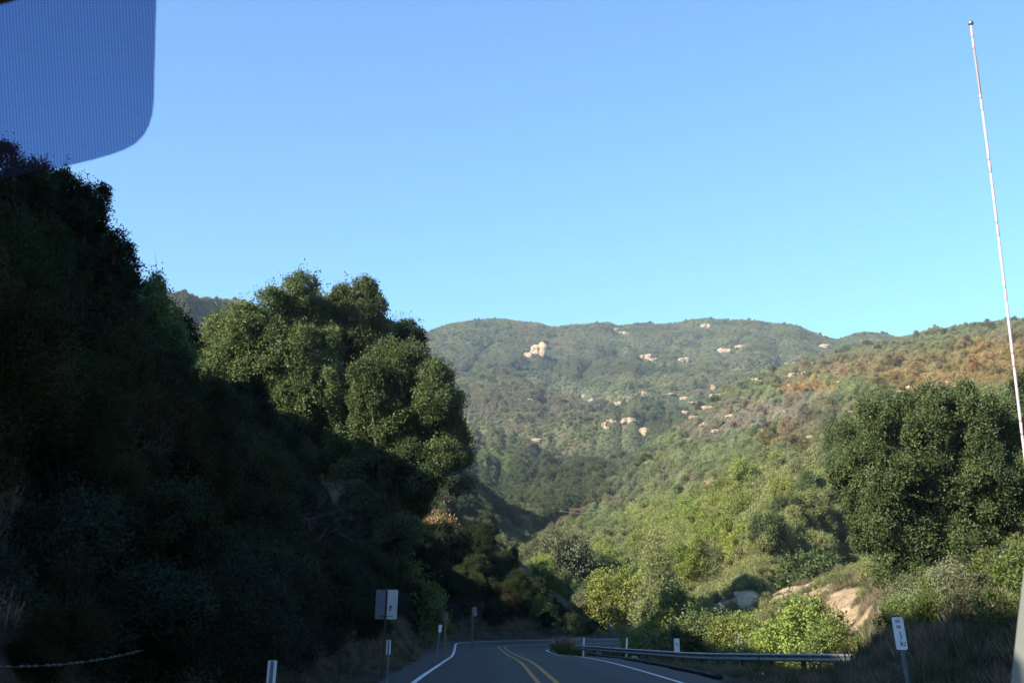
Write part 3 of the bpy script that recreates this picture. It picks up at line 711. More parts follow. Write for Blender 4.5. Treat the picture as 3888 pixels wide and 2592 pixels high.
KINDS = {}
def kind(key, name, n_var, fn):
    KINDS[key] = [name, [fn(np.random.default_rng(1000 + hash_s(key) + 31 * i)) for i in range(n_var)], [True] * n_var]
def hash_s(s): return sum(ord(c) * (i + 3) for i, c in enumerate(s))

# left slope (nominal height 3.5 m)
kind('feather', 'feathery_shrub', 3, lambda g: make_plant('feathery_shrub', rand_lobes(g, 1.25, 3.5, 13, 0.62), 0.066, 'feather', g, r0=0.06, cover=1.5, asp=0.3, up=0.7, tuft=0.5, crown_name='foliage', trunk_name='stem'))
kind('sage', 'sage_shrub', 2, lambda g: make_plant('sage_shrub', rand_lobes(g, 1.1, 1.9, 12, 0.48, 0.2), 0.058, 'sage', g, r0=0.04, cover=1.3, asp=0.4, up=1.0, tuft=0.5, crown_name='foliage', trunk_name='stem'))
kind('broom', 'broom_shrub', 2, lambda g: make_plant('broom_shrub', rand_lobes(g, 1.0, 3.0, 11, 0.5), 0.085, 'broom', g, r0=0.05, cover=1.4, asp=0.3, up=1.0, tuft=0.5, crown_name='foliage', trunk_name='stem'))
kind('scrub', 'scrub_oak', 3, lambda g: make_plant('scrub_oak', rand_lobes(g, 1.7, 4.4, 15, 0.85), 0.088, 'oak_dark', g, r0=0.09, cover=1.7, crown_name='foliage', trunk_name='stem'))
# valley (nominal 7 m)
kind('willow', 'willow_tree', 3, lambda g: make_plant('willow_tree', rand_lobes(g, 2.9, 6.5, 17, 1.25), 0.27, 'willow', g, r0=0.14, cover=1.6))
kind('poplar', 'poplar_tree', 3, lambda g: make_plant('poplar_tree', [(g.normal() * 0.95, g.normal() * 0.95, 1.3 + 5.6 * t, 0.9 * (1.2 - 0.75 * t), 0.9 * (1.2 - .75 * t), 1.25) for t in np.linspace(0, 1, 15) ** 0.9], 0.27, 'poplar', g, r0=0.13, cover=1.6, up=0.9, tips=[(0, 0, 6.4), (.5, .2, 4.5), (-.5, -.3, 4)]))
kind('live_oak', 'valley_oak', 3, lambda g: make_plant('valley_oak', rand_lobes(g, 3.1, 5.8, 18, 1.2), 0.27, 'oak', g, r0=0.2, cover=1.7))
kind('grey', 'grey_green_shrub', 2, lambda g: make_plant('grey_green_shrub', rand_lobes(g, 2.0, 3.4, 13, 0.85, 0.2), 0.20, 'greygreen', g, r0=0.07, cover=1.4, up=0.8, tuft=0.4, crown_name='foliage', trunk_name='stem'))
kind('russet', 'russet_shrub', 1, lambda g: make_plant('russet_shrub', rand_lobes(g, 1.6, 3.6, 12, 0.75), 0.2, 'russet', g, r0=0.07, cover=1.1, crown_name='foliage', trunk_name='stem'))
kind('bright', 'leafy_shrub', 2, lambda g: make_plant('leafy_shrub', rand_lobes(g, 1.5, 3.0, 12, 0.75), 0.17, 'bright', g, r0=0.06, cover=1.4, up=0.6, crown_name='foliage', trunk_name='stem'))

ROWS = []
VH = {'willow': 7.2, 'poplar': 7.8, 'live_oak': 6.8, 'grey': 4.1, 'bright': 3.6, 'sage': 2.2, 'broom': 3.4}
BLX, BLY = np.array([(1000, 900), (1950, 2050), (2100, 2130), (2230, 2215), (2290, 2330), (2420, 2385), (2480, 2320), (2560, 2240), (2680, 2315), (2900, 2335), (3040, 2300), (3120, 2320), (3200, 2370), (3255, 2400), (3300, 2250), (3420, 2170), (3888, 2030), (4500, 1850)], float).T
def put(key, x, y, s, label, cat='shrub', group=None, sink=0.15, rng=RNG, var=None, z=None):
    if key in VH and math.hypot(x, y) < (145 if x / y < 0.105 else 112):
        b = CX + F / CP * x / y; q = un(b, max(np.interp(b, BLX, BLY), np.interp(b + 0.6 * 5011 / y, BLX, BLY), np.interp(b - 0.6 * 5011 / y, BLX, BLY)), y)
        sm_ = (q[2] - h1(x, y)) / VH[key]
        if sm_ < 0.22: return None
        s = min(s, sm_)
    name, vs, fresh = KINDS[key]
    i = int(rng.integers(len(vs))) if var is None else var
    if fresh[i]: o = vs[i]; fresh[i] = False
    else: o = copy_tree(vs[i])
    o.location = (x, y, (h1(x, y) if z is None else z) - sink * s)
    o.rotation_euler = (0, 0, rng.uniform(0, 6.28))
    o.scale = (s * rng.uniform(.9, 1.12), s * rng.uniform(.9, 1.12), s * rng.uniform(.9, 1.15))
    if 'group' in o: del o['group']
    if group: ROWS.append(o)
    return tag(o, label, cat, group)

def bare_bush(name, size, seed, mat, depth=5, n0=9, r0=0.035, thin=0.62):
    """leafless branching shrub, one mesh"""
    g = np.random.default_rng(seed); Vs, Fs, k = [], [], 0
    def grow(p, d, l, r, lv):
        nonlocal k
        pts = [p]; dd = d.copy()
        for i in range(4):
            dd = dd + g.normal(size=3) * 0.16; dd[2] += 0.04; dd /= np.linalg.norm(dd); pts.append(pts[-1] + dd * l / 4)
        V, Fq = tube_np(pts, np.linspace(r, r * thin, 5), 4 if lv > 1 else 6); Vs.append(V); Fs.append(Fq + k); k += len(V)
        if lv >= depth: return
        for i in range(3 if lv > 0 else 3):
            q = pts[int(g.integers(2, 5))]; nd = dd + g.normal(size=3) * 0.55; nd /= np.linalg.norm(nd)
            grow(q, nd, l * g.uniform(.6, .85), r * thin * .85, lv + 1)
    for i in range(n0):
        d = unit(1, g)[0]; d[2] = abs(d[2]) + 0.45; d /= np.linalg.norm(d)
        grow(np.zeros(3), d, size * 0.34, r0, 0)
    return mesh_np(name, np.vstack(Vs), np.vstack(Fs), [mat], smooth_shade=False)

# ------------------------------------------------ shrubs of the shaded slope on the left
def pick_spots(cands, spacing, keep):
    out = []
    for x, y in cands:
        if not keep(x, y): continue
        sp = spacing(x, y)
        if all((x - a) ** 2 + (y - b) ** 2 > sp * sp for a, b in out): out.append((x, y))
    return out
g = np.random.default_rng(77)
cand = np.c_[-g.random(9000) ** 0.8 * 30 + 14, g.uniform(7, 152, 9000)]
dd, _, _ = road_dist(cand[:, 0], cand[:, 1])
rr_ = np.hypot(cand[:, 0], cand[:, 1]); bb_ = CX + F / CP * cand[:, 0] / cand[:, 1]
lim = 5.9 + 0.15 * (cand[:, 1] < 15) + np.clip((cand[:, 1] - 20) * 0.02, 0, 1)
ok = (dd > lim) & (dd < 19 + 0.05 * rr_) & (bb_ > -420) & (bb_ < 2420) & (rr_ < 185) & (cand[:, 1] - 0.364 * cand[:, 0] > 11)
cand = cand[ok]
LEFT = pick_spots(cand.tolist(), lambda x, y: 1.35 + 0.010 * math.hypot(x, y), lambda x, y: True)
LLAB = {'feather': ('feathery green shrub', 'shrub'), 'sage': ('low sage shrub', 'shrub'), 'broom': ('yellow-brown broom shrub', 'shrub'), 'scrub': ('dark scrub oak', 'shrub')}
def left_zone(x, y):
    if y > 112 or x > -2: return 'on the shaded spur past the bend'
    if y > 78: return 'under the oaks above the bend'
    if y > 48: return 'on the slope behind the road sign'
    if y > 27: return 'on the slope above the delineators'
    return 'on the slope at left edge'
LIMX, LIMY = np.array([(-400, 560), (0, 630), (150, 690), (300, 790), (440, 1000), (520, 1140), (600, 1230), (690, 1330), (760, 1340), (830, 1370), (1000, 1500), (1150, 1690), (1300, 1880), (1430, 2030), (1500, 2060), (1580, 1960), (1640, 1830), (1760, 1880),
   (1900, 1985), (2000, 2075), (2130, 2240), (2230, 2300), (2300, 2335), (2420, 2395)], float).T
NOMH = {'feather': 4.0, 'sage': 2.2, 'broom': 3.4, 'scrub': 4.9}
dL, _, _ = road_dist(np.array([p[0] for p in LEFT]), np.array([p[1] for p in LEFT]))
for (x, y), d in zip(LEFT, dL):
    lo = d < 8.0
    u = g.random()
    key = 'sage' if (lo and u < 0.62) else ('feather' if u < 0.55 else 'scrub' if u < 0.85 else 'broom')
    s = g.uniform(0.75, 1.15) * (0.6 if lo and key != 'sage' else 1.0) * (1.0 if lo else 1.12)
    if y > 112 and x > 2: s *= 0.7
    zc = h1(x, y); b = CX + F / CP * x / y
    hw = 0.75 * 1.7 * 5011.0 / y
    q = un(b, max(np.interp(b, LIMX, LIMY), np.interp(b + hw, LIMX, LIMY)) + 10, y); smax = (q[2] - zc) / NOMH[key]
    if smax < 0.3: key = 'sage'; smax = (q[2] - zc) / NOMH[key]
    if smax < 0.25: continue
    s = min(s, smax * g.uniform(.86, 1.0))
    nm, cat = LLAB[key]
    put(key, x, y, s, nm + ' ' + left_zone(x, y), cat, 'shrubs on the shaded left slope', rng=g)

# leafless shrub on the slope, two more
for px, py, Y, sz, sd in ((1090, 2030, 46, 4.6, 5), (330, 1850, 24, 2.6, 6)):
    p = un(px, py, Y); z = h1(p[0], p[1])
    o = link('bare_shrub', bare_bush('bare_shrub', sz, sd, M['dead_twig'], depth=5 if sz > 3 else 4))
    o.location = (p[0], p[1], z + 0.3 if sz < 3 else min(z + 1.0, p[2] - 1.0))
    o.location = (p[0], p[1], z)
    tag(o, 'large leafless purplish shrub with pale branches on the dark slope' if sz > 3 else 'small leafless shrub low on the dark slope near the left edge', 'shrub')

# ------------------------------------------------ trees of the sunlit valley
g = np.random.default_rng(5)
VAL = []
cb = g.uniform(1850, 3420, 9000); cr = 52 + 185 * g.random(9000) ** 0.75
cx_ = (cb - CX) / F * CP; nrm = np.sqrt(1 + cx_ ** 2); vx = cr * cx_ / nrm; vy = cr / nrm
dv, _, _ = road_dist(vx, vy); sv = sandiness(vx, vy)
zl_ = H(vx, vy)
lowok = np.where(cb > 2880, cr > 78, True)
ok = (cb > 2035) & (np.abs(dv) > 7.0) & (sv < 0.25) & ((dv < 0) | (cr > 150)) & ((vx - 8) > -8 + 0 * vx) & lowok & ~((vy < 104) & (dv > -10.5)) & ~((vy < 62) & (dv > -13)) & ~((cb > 3230) & (cr < 120)) & ~((np.hypot(vx - 11, vy - 102) < 9))
VAL = pick_spots(np.c_[vx, vy][ok].tolist(), lambda x, y: 3.2 + 0.016 * math.hypot(x, y), lambda x, y: True)
VLAB = {'willow': ('rounded yellow-green willow', 'tree'), 'poplar': ('upright green poplar', 'tree'), 'live_oak': ('dark valley oak', 'tree'), 'grey': ('pale grey-green bush', 'shrub'), 'russet': ('russet dry bush', 'shrub'), 'bright': ('fresh green bush', 'shrub')}
def val_zone(x, y):
    r = math.hypot(x, y); b = CX + F / CP * x / y
    if r < 105:
        return 'behind the far guardrail end' if b < 2430 else 'in the dip behind the guardrail' if b < 2800 else 'below the sandy bank'
    if r < 165:
        return 'beside the spur past the bend' if b < 2380 else 'in mid valley around the pine' if b < 2800 else 'on the rise behind the sandy bank'
    return 'at the dark ravine mouth' if b < 2380 else 'on the slope above the pine' if b < 2800 else 'on the slope beside the big oak'
for x, y in VAL:
    r = math.hypot(x, y); b = CX + F / CP * x / y; u = g.random()
    pop = 2480 < b < 2850 and r > 110
    if r < 80: key = 'willow' if u < .45 else 'bright' if u < .8 else 'grey'
    elif pop: key = 'poplar' if u < .72 else 'willow'
    elif b > 2850: key = 'live_oak' if u < .55 else 'willow' if u < .75 else 'grey'
    else: key = 'willow' if u < .45 else 'live_oak' if u < .7 else 'poplar' if u < .86 else 'grey'
    s = g.uniform(0.7, 1.0) * (0.62 if r < 66 else 0.8 if r < 85 else 0.92)
    if b < 2170 and r > 140: s *= 0.62
    if key == 'bright': s *= 1.35
    if b > 2680 and r < 92: s *= 0.62
    if key == 'grey': s *= 1.2
    nm, cat = VLAB[key]
    put(key, x, y, s, nm + ' ' + val_zone(x, y), cat, 'trees and bushes in the sunlit valley', rng=g)

# the bushy row in the dip right behind the guardrail
cb = g.uniform(2420, 3290, 3000); cr = 58 + 30 * g.random(3000)
cx_ = (cb - CX) / F * CP; nrm = np.sqrt(1 + cx_ ** 2); vx = cr * cx_ / nrm; vy = cr / nrm
dv, _, _ = road_dist(vx, vy); sv = sandiness(vx, vy)
ok = (dv < -12.0) & (sv < 0.15)
VV = np.array(VAL)
for x, y in pick_spots(np.c_[vx, vy][ok].tolist(), lambda x, y: 2.7, lambda x, y: ((VV - (x, y)) ** 2).sum(1).min() > 4.0):
    u = g.random(); key = 'bright' if u < .5 else 'willow' if u < .8 else 'grey'
    nm, cat = VLAB[key]
    put(key, x, y, g.uniform(.8, 1.05) * {'bright': 1.35, 'willow': .72, 'grey': 1.0}[key], nm + ' in the row behind the guardrail', cat, 'trees and bushes in the sunlit valley', rng=g)

for px, Y, key, sc_ in ((2460, 104, 'willow', .75), (2520, 98, 'poplar', .7), (2570, 108, 'willow', .8), (2600, 92, 'bright', 1.3), (2640, 101, 'willow', .62), (2690, 107, 'willow', .6), (2730, 96, 'grey', .8), (2790, 104, 'bright', .9), (2850, 98, 'grey', .7), (2960, 101, 'bright', .7)):
    x = (px - CX) / F * CP * Y
    put(key, x, Y, sc_, VLAB[key][0] + ' on the low mound before the pine', VLAB[key][1], 'trees and bushes in the sunlit valley', rng=g)

# the pine, the round willow, and other single plants
def pine():
    g = np.random.default_rng(21)
    lobes = []
    for t in np.linspace(0.12, 1, 11):
        w = 2.1 * (1.05 - t) + 0.35
        for a in g.uniform(0, 6.28, 3):
            lobes.append((w * .6 * math.cos(a), w * .6 * math.sin(a), 9.5 * t, w * .62, w * .62, w * .5))
    return make_plant('pine_tree', lobes, 0.30, 'pine', g, r0=0.2, cover=1.1, asp=0.25, up=0.7, tuft=0.5, tips=[(0, 0, 9.3), (1, .3, 6), (-1, -.4, 5.2)])
o = pine(); o.scale = (1.15, 1.15, 1.15); p = un(2500, 2340, 142); o.location = (p[0], p[1], h1(p[0], p[1]) - 0.2); tag(o, 'tall pale pine with feathery boughs in the middle of the valley', 'tree')
def place_at(key, px, Y, s, label, cat='tree', var=0, dz=0.0):
    x = un(px, 2300, Y)[0]; o = put(key, x, Y, s, label, cat, None, rng=RNG, var=var); o.location.z += dz; return o
place_at('willow', 2345, 150, 1.12, 'broad pale willow dome right at the edge of the hill\'s shadow')
place_at('live_oak', 3060, 135, 1.35, 'large round dark oak left of the big right oak', var=1)
place_at('live_oak', 2260, 190, 1.1, 'dark oak among pale willows below the hanging cable', var=2)
place_at('grey', 2130, 185, 2.0, 'wide pale grey-green tree at the left edge of the sunlit valley', var=0)
place_at('russet', 1635, 128, 1.35, 'orange-brown dry tree beside the lower edge of the leaning oak', var=0, dz=0.5)
place_at('bright', 1585, 92, 1.35, 'bright green bush catching light below the leaning oak', 'shrub', var=1)
place_at('bright', 2055, 124, 0.85, 'pale sunlit leafy sapling in front of the shaded spur', 'shrub', var=0)
place_at('bright', 2070, 140, 1.2, 'bright-topped bush on the shaded spur\'s upper edge', 'shrub', var=1)

# right bank brush
g = np.random.default_rng(9)
cb = g.uniform(3050, 4350, 4000); cr = 24 + 60 * g.random(4000)
cx_ = (cb - CX) / F * CP; nrm = np.sqrt(1 + cx_ ** 2); vx = cr * cx_ / nrm; vy = cr / nrm
dv, _, _ = road_dist(vx, vy); sv = sandiness(vx, vy)
ok = (dv < -9.0) & (sv < 0.2) & ~((cb < 3420) & (cr < 60)) & ~((cb < 3700) & (cr < 34))
for x, y in pick_spots(np.c_[vx, vy][ok].tolist(), lambda x, y: 1.7 + 0.008 * math.hypot(x, y), lambda x, y: True):
    u = g.random(); r = math.hypot(x, y)
    key = 'grey' if u < .4 else 'bright' if u < .65 else 'sage' if u < .85 else 'broom'
    s = g.uniform(.6, .95) * {'grey': .62, 'bright': .72, 'sage': 1.0, 'broom': .7}[key] * (0.75 if r < 40 else 1)
    nm = {'grey': 'pale grey-green bush', 'bright': 'fresh green leafy bush', 'sage': 'low grey sage bush', 'broom': 'tawny broom-like bush'}[key]
    put(key, x, y, s, nm + (' on the bank below the big oak' if r > 42 else ' on the verge right of the paddle'), 'shrub', 'bushes on the right bank', rng=g)
for k in KINDS:                                     # templates never placed
    name, vs, fresh = KINDS[k]
    for o, f in zip(vs, fresh):
        if f:
            for c in list(o.children): bpy.data.objects.remove(c)
            bpy.data.objects.remove(o)

# ------------------------------------------------ sandstone boulders and outcrops on the hills
def rock_mesh(seed, lumps=4, sub=3):
    """weathered blocky sandstone: several faceted lumps cut by flat joints"""
    import bmesh
    g = np.random.default_rng(seed); bm = bmesh.new()
    for l in range(lumps):
        r = bmesh.ops.create_icosphere(bm, subdivisions=sub, radius=1.0)
        off = np.zeros(3) if l == 0 else np.array((g.uniform(-.85, .85), g.uniform(-.4, .4), g.uniform(-.5, .35)))
        sc = 0.66 if l == 0 else g.uniform(.22, .5); st = np.array((g.uniform(.8, 1.25), g.uniform(.7, 1.1), g.uniform(.7, 1.15)))
        pl = unit(9, g); pdst = g.uniform(.55, .9, 9)
        for v in r['verts']:
            c = np.array(v.co)
            q = pl @ c; k = 1.0
            m = np.where(q > 0.05, pdst / np.maximum(q, 0.05), 9).min(); k = min(k, m)
            k *= 0.86 + 0.34 * float(fbm(c[0] * 2.6 + seed * 3.1 + l * 5, c[1] * 2.6 + c[2] * 3.9, 3, 3))
            v.co = off + c * k * sc * st
    me = bpy.data.meshes.new('boulder'); bm.to_mesh(me); bm.free(); me.materials.append(M['rock']); return me
ROCKS = [rock_mesh(i, 9 if i < 4 else 3, 3) for i in range(8)]
RK = [  # px, py, half width, half height, tall?, label
 (2034, 1322, 32, 36, 'tall split sandstone crag left of centre high on the far hill'), (2064, 1312, 20, 20, 'smaller crag leaning against the tall split crag'), (2012, 1346, 22, 20, 'low foot of the tall split crag'),
 (2462, 1356, 30, 24, 'squat blocky outcrop below the middle of the skyline'), (2590, 1364, 22, 16, 'low wedge-shaped outcrop right of the squat blocky outcrop'), (2678, 1233, 22, 16, 'pale outcrop set just under the highest skyline hump'),
 (2340, 1250, 12, 10, 'small pale outcrop under the notch of the skyline'), (2370, 1262, 14, 8, 'flat pale outcrop below the notch of the skyline'), (2760, 1328, 28, 14, 'wide broken outcrop on the shaded side of the far ridge'), (2812, 1312, 16, 8, 'flat outcrop right of the wide broken outcrop'),
 (3128, 1312, 18, 10, 'pinkish outcrop near the saddle of the skyline'), (2706, 1470, 9, 18, 'upright balanced rock like a small tower'), (2718, 1498, 26, 9, 'flat pale shelf under the upright balanced rock'),
 (2393, 1592, 34, 22, 'largest pale cliff slab in the middle of the wooded spur'), (2450, 1634, 20, 22, 'blocky cliff right of and below the largest pale slab'), (2298, 1615, 12, 24, 'narrow leaning slab left of the largest pale slab'), (2340, 1532, 14, 14, 'small pale rock at the head of the wooded spur'),
 (2555, 1495, 24, 6, 'pale slab at the upper end of the upper slab line'), (2600, 1510, 20, 6, 'pale slab second along the upper slab line'), (2648, 1528, 24, 7, 'pale slab in the middle of the upper slab line'), (2695, 1545, 20, 6, 'pale slab at the lower end of the upper slab line'),
 (2600, 1562, 18, 7, 'pale slab at the head of the lower slab line'), (2632, 1582, 20, 9, 'pale slab in the lower slab line'), (2676, 1608, 14, 9, 'stubby slab below the lower slab line'), (2725, 1632, 26, 7, 'flat slab nearest the grey brush'), (2630, 1665, 22, 10, 'rounded slab lowest on the wooded spur'), (2530, 1656, 16, 6, 'thin flat slab low on the wooded spur'),
 (2215, 1503, 14, 6, 'thin slab on the brushy middle slope'), (2240, 1520, 8, 10, 'small bare streak of rock on the brushy middle slope'), (2010, 1515, 12, 6, 'pale patch of rock near the leaning oak'), (2035, 1668, 18, 7, 'flat pale rock above the dark woods'), (2320, 1596, 14, 6, 'thin ledge beside the narrow leaning slab'), (2450, 1490, 10, 5, 'small ledge above the wooded spur'), (2780, 1575, 18, 7, 'pale ledge at the edge of the grey brush'),
 (3570, 1400, 22, 16, 'largest pale boulder pile on the brown hill'), (3605, 1396, 16, 9, 'flat boulder right of the largest boulder pile'), (3012, 1420, 20, 11, 'pale boulder cluster where the brown hill meets the far ridge'), (2985, 1380, 9, 7, 'small boulder above the pale boulder cluster'), (3018, 1380, 8, 9, 'upright small boulder above the pale boulder cluster'), (2873, 1440, 14, 9, 'single boulder at the left end of the brown hill'), (3048, 1416, 8, 6, 'little boulder right of the pale boulder cluster')]
BO = [(3415, 1488, 11), (3450, 1470, 12), (3466, 1456, 9), (3530, 1434, 11), (3592, 1456, 14), (3626, 1468, 10), (3686, 1445, 9), (3735, 1482, 9), (3410, 1524, 12), (3440, 1514, 9), (3432, 1545, 9), (3230, 1565, 9), (3207, 1588, 11), (3220, 1385, 8), (3304, 1380, 8), (3030, 1657, 12), (3078, 1660, 14), (3136, 1670, 9), (3100, 1713, 8), (3070, 1713, 8),
      (3606, 1305, 9), (3800, 1280, 7), (3440, 1438, 7), (3500, 1430, 8), (3380, 1500, 8), (3470, 1490, 9), (3300, 1400, 6), (3350, 1380, 6), (3260, 1440, 6), (3560, 1455, 9), (3520, 1478, 8), (3465, 1525, 8), (3770, 1262, 6), (3330, 1560, 7), (2950, 1455, 7), (2998, 1462, 7), (3720, 1320, 7), (3860, 1400, 7), (3180, 1450, 6)]
k = 0; CLEAR = []
for px, py, w, hh, lab in RK:
    if hh < 12: hh = max(hh, 8) * 1.25; w *= 1.25
    p, r = hit(px, py + hh * 0.6, 250); s = r / 5011.0
    o = link('sandstone_outcrop', ROCKS[k % 4]); k += 1
    o.location = (p[0], p[1] + 0.3 * w * s, p[2] + 0.42 * hh * s); o.scale = (w * s * 1.2, w * s * 0.85, hh * s * 1.35); o.rotation_euler = (0.15, 0, RNG.uniform(-.5, .5) + (math.pi if k % 3 == 0 else 0))
    CLEAR.append((p[0], p[1], w * s))
    tag(o, lab, 'rock', 'sandstone outcrops on the hills')
for px, py, w in BO:
    p, r = hit(px, py + w * 0.5, 250); s = r / 5011.0 * w
    o = link('boulder', ROCKS[4 + k % 4]); k += 1
    o.location = (p[0], p[1], p[2] + 0.35 * s); o.scale = (s * 1.5, s * 1.3, s * 1.3); o.rotation_euler = (0, 0, RNG.uniform(0, 6.28))
    CLEAR.append((p[0], p[1], s))
    where = 'above the big oak' if px > 3350 and py > 1420 else 'high on the brown hillside' if py < 1420 else 'on the slope left of the big oak'
    tag(o, 'small pale boulder ' + where, 'boulder', 'scattered boulders on the brown hillside'); ROWS.append(o)
for i, (px, py, sz) in enumerate(((3120, 2262, .34), (3165, 2300, .26), (3205, 2330, .3), (3235, 2372, .36), (3180, 2345, .2), (3220, 2402, .24), (3090, 2240, .24), (3252, 2350, .2), (3060, 2262, .28), (3145, 2225, .22), (3195, 2268, .18), (3240, 2410, .18))):
    p, r = hit(px, py, 40); o = link('loose_stone', ROCKS[4 + i % 4]); o.location = (p[0], p[1], p[2] + sz * .2); o.scale = (sz * 1.2, sz, sz * .85); o.rotation_euler = (0, 0, i * 1.3)
    tag(o, 'tan stone lying on the sandy bank', 'stone', 'loose stones on the sandy bank'); ROWS.append(o)
for nm, px, py, Y, s, lab in (('boulder', 2405, 2448, 70, (.4, .35, .45), 'pointed brown boulder standing behind the guardrail'), ('boulder', 2065, 2405, 126, (.9, .6, .5), 'pale boulder at the foot of the spur beyond the far road edge')):
    p = un(px, py, Y); o = link(nm, ROCKS[5 if Y < 100 else 6]); o.location = (p[0], p[1], h1(p[0], p[1]) + 0.15); o.scale = s; tag(o, lab, 'boulder')

# ------------------------------------------------ ground cover nobody could count (instanced)
def hidden_collection(name, meshes):
    c = bpy.data.collections.new(name)
    for i, me in enumerate(meshes):
        o = bpy.data.objects.new('%s_%02d' % (name, i), me); c.objects.link(o)
    return c
def scatter(name, P, S, K, hue, coll, seed):
    rng = np.random.default_rng(seed); n = len(P)
    me = bpy.data.meshes.new(name); me.vertices.add(n); me.vertices.foreach_set('co', np.asarray(P, np.float32).ravel())
    for nm, tp, key, val in (('size', 'FLOAT', 'value', S), ('which', 'INT', 'value', K), ('turn', 'FLOAT', 'value', rng.random(n) * 6.283)):
        a = me.attributes.new(nm, tp, 'POINT'); a.data.foreach_set(key, np.asarray(val, np.int32 if tp == 'INT' else np.float32))
    a = me.attributes.new('hue', 'FLOAT_COLOR', 'POINT'); a.data.foreach_set('color', np.c_[hue, np.ones(n)].astype(np.float32).ravel())
    o = link(name, me)
    ng = bpy.data.node_groups.new(name, 'GeometryNodeTree')
    ng.interface.new_socket('Geometry', in_out='INPUT', socket_type='NodeSocketGeometry'); ng.interface.new_socket('Geometry', in_out='OUTPUT', socket_type='NodeSocketGeometry')
    gi = ng.nodes.new('NodeGroupInput'); go = ng.nodes.new('NodeGroupOutput')
    ci = ng.nodes.new('GeometryNodeCollectionInfo'); ci.inputs['Collection'].default_value = coll
    ci.inputs['Separate Children'].default_value = True; ci.inputs['Reset Children'].default_value = True
    ip = ng.nodes.new('GeometryNodeInstanceOnPoints'); ip.inputs['Pick Instance'].default_value = True
    def na(nm, tp):
        q = ng.nodes.new('GeometryNodeInputNamedAttribute'); q.data_type = tp; q.inputs['Name'].default_value = nm; return q.outputs['Attribute']
    cxyz = ng.nodes.new('ShaderNodeCombineXYZ'); ng.links.new(na('turn', 'FLOAT'), cxyz.inputs[2])
    e2r = ng.nodes.new('FunctionNodeEulerToRotation'); ng.links.new(cxyz.outputs[0], e2r.inputs[0])
    ng.links.new(gi.outputs[0], ip.inputs['Points']); ng.links.new(ci.outputs[0], ip.inputs['Instance'])
    ng.links.new(na('which', 'INT'), ip.inputs['Instance Index']); ng.links.new(e2r.outputs[0], ip.inputs['Rotation']); ng.links.new(na('size', 'FLOAT'), ip.inputs['Scale'])
    ng.links.new(ip.outputs[0], go.inputs[0])
    md = o.modifiers.new('scatter', 'NODES'); md.node_group = ng
    return tag(o, kind='stuff')

blobs = []
for i in range(5):
    g = np.random.default_rng(300 + i)
    V, Fq, T = crown(rand_lobes(g, 0.62, 1.0, 8, 0.34, 0.2), 0.105, g, cover=1.3, per=4, shell=0.3)
    blobs.append(mesh_np('brush_%d' % i, V, Fq, [M['chaparral']], {'tint': T}))
for i in range(3):
    g = np.random.default_rng(350 + i)
    V, Fq, T = crown(rand_lobes(g, 0.62, 1.25, 13, 0.27, 0.25), 0.055, g, cover=1.5, per=5, shell=0.4)
    blobs.append(mesh_np('brush_%d' % (5 + i), V, Fq, [M['chaparral']], {'tint': T}))
BRUSH = hidden_collection('brush', blobs)
g = np.random.default_rng(404)
NB = 200000
r = 225 + (2000 - 225) * g.random(NB); b = g.uniform(1480, 4250, NB); nr_ = np.arange(NB) < 9000; r[nr_] = 84 + 145 * g.random(9000) ** 0.7; b[nr_] = g.uniform(2350, 4250, 9000)
wl = (g.random(NB) < 0.13) & ~nr_; b[wl] = g.uniform(420, 1120, wl.sum()); r[wl] = 380 + 560 * g.random(wl.sum())
cx_ = (b - CX) / F * CP; nrm = np.sqrt(1 + cx_ ** 2); x = r * cx_ / nrm; y = r / nrm
e = 3.0; z = H(x, y)
keep = (sandiness(x, y) < 0.3) & (np.abs(road_dist(x, y)[0]) > 6.5)
front = np.zeros(len(x), bool)
for qx, qy, qr in CLEAR:
    keep &= ~((np.abs(x - qx) < qr * 1.1 + .4) & (y - qy > -1.6 * qr - 2) & (y - qy < qr)); front |= (np.abs(x - qx) < qr * 1.4 + 2) & (y - qy > -5 * qr - 14) & (y - qy < qr)
x, y, z, r, b, front = x[keep], y[keep], z[keep], r[keep], b[keep], front[keep]
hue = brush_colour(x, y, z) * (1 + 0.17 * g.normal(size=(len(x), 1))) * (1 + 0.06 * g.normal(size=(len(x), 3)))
nearm = (1 - smooth(190, 300, r))[:, None]; hue = hue + (np.array((0.135, 0.150, 0.056)) * g.uniform(.65, 1.25, (len(x), 1)) - hue) * nearm * 0.8
hue = np.clip(hue, 0.02, 0.5)
lum = hue.sum(1); warm = hue[:, 0] / np.maximum(hue[:, 1], 1e-3)
size = (0.74 + 0.00046 * r) * g.uniform(0.6, 1.35, len(x)) * np.where(warm > 1.12, 0.72, 1.0)
which = g.integers(0, 5, len(x))
dark = smooth(0.235, 0.185, lum)
lush = smooth(1.08, 1.16, hue[:, 1] / np.maximum(hue[:, 0], 1e-3)) * smooth(0.27, 0.33, lum) * (b > 2280) * (r > 150) * (r < 560)
tree = g.random(len(x)) < 0.55 * lush +  np.where(r < 640, 0.02 + 0.55 * dark, 0.012 + 0.05 * dark) * (r > 225)
size[tree] = (2.1 + 0.0005 * r[tree]) * g.uniform(0.75, 1.35, tree.sum()); which[tree] = 5 + g.integers(0, 3, tree.sum())
bank = (r < 118) & (b > 2640) & (b < 3310); size[bank] *= np.where(g.random(bank.sum()) < 0.5, 0.25, 0.6)
size[front] = np.minimum(size[front], 0.95)
hue[tree & (g.random(len(x)) < 0.7)] *= 0.82
scatter('chaparral', np.c_[x, y, z - 0.12 * size], size * 1.12, which, hue * np.where((b > 2250) & (r < 700), 1.22, 1.06)[:, None] * np.array((1.03, 1.0, 0.93)), BRUSH, 1)

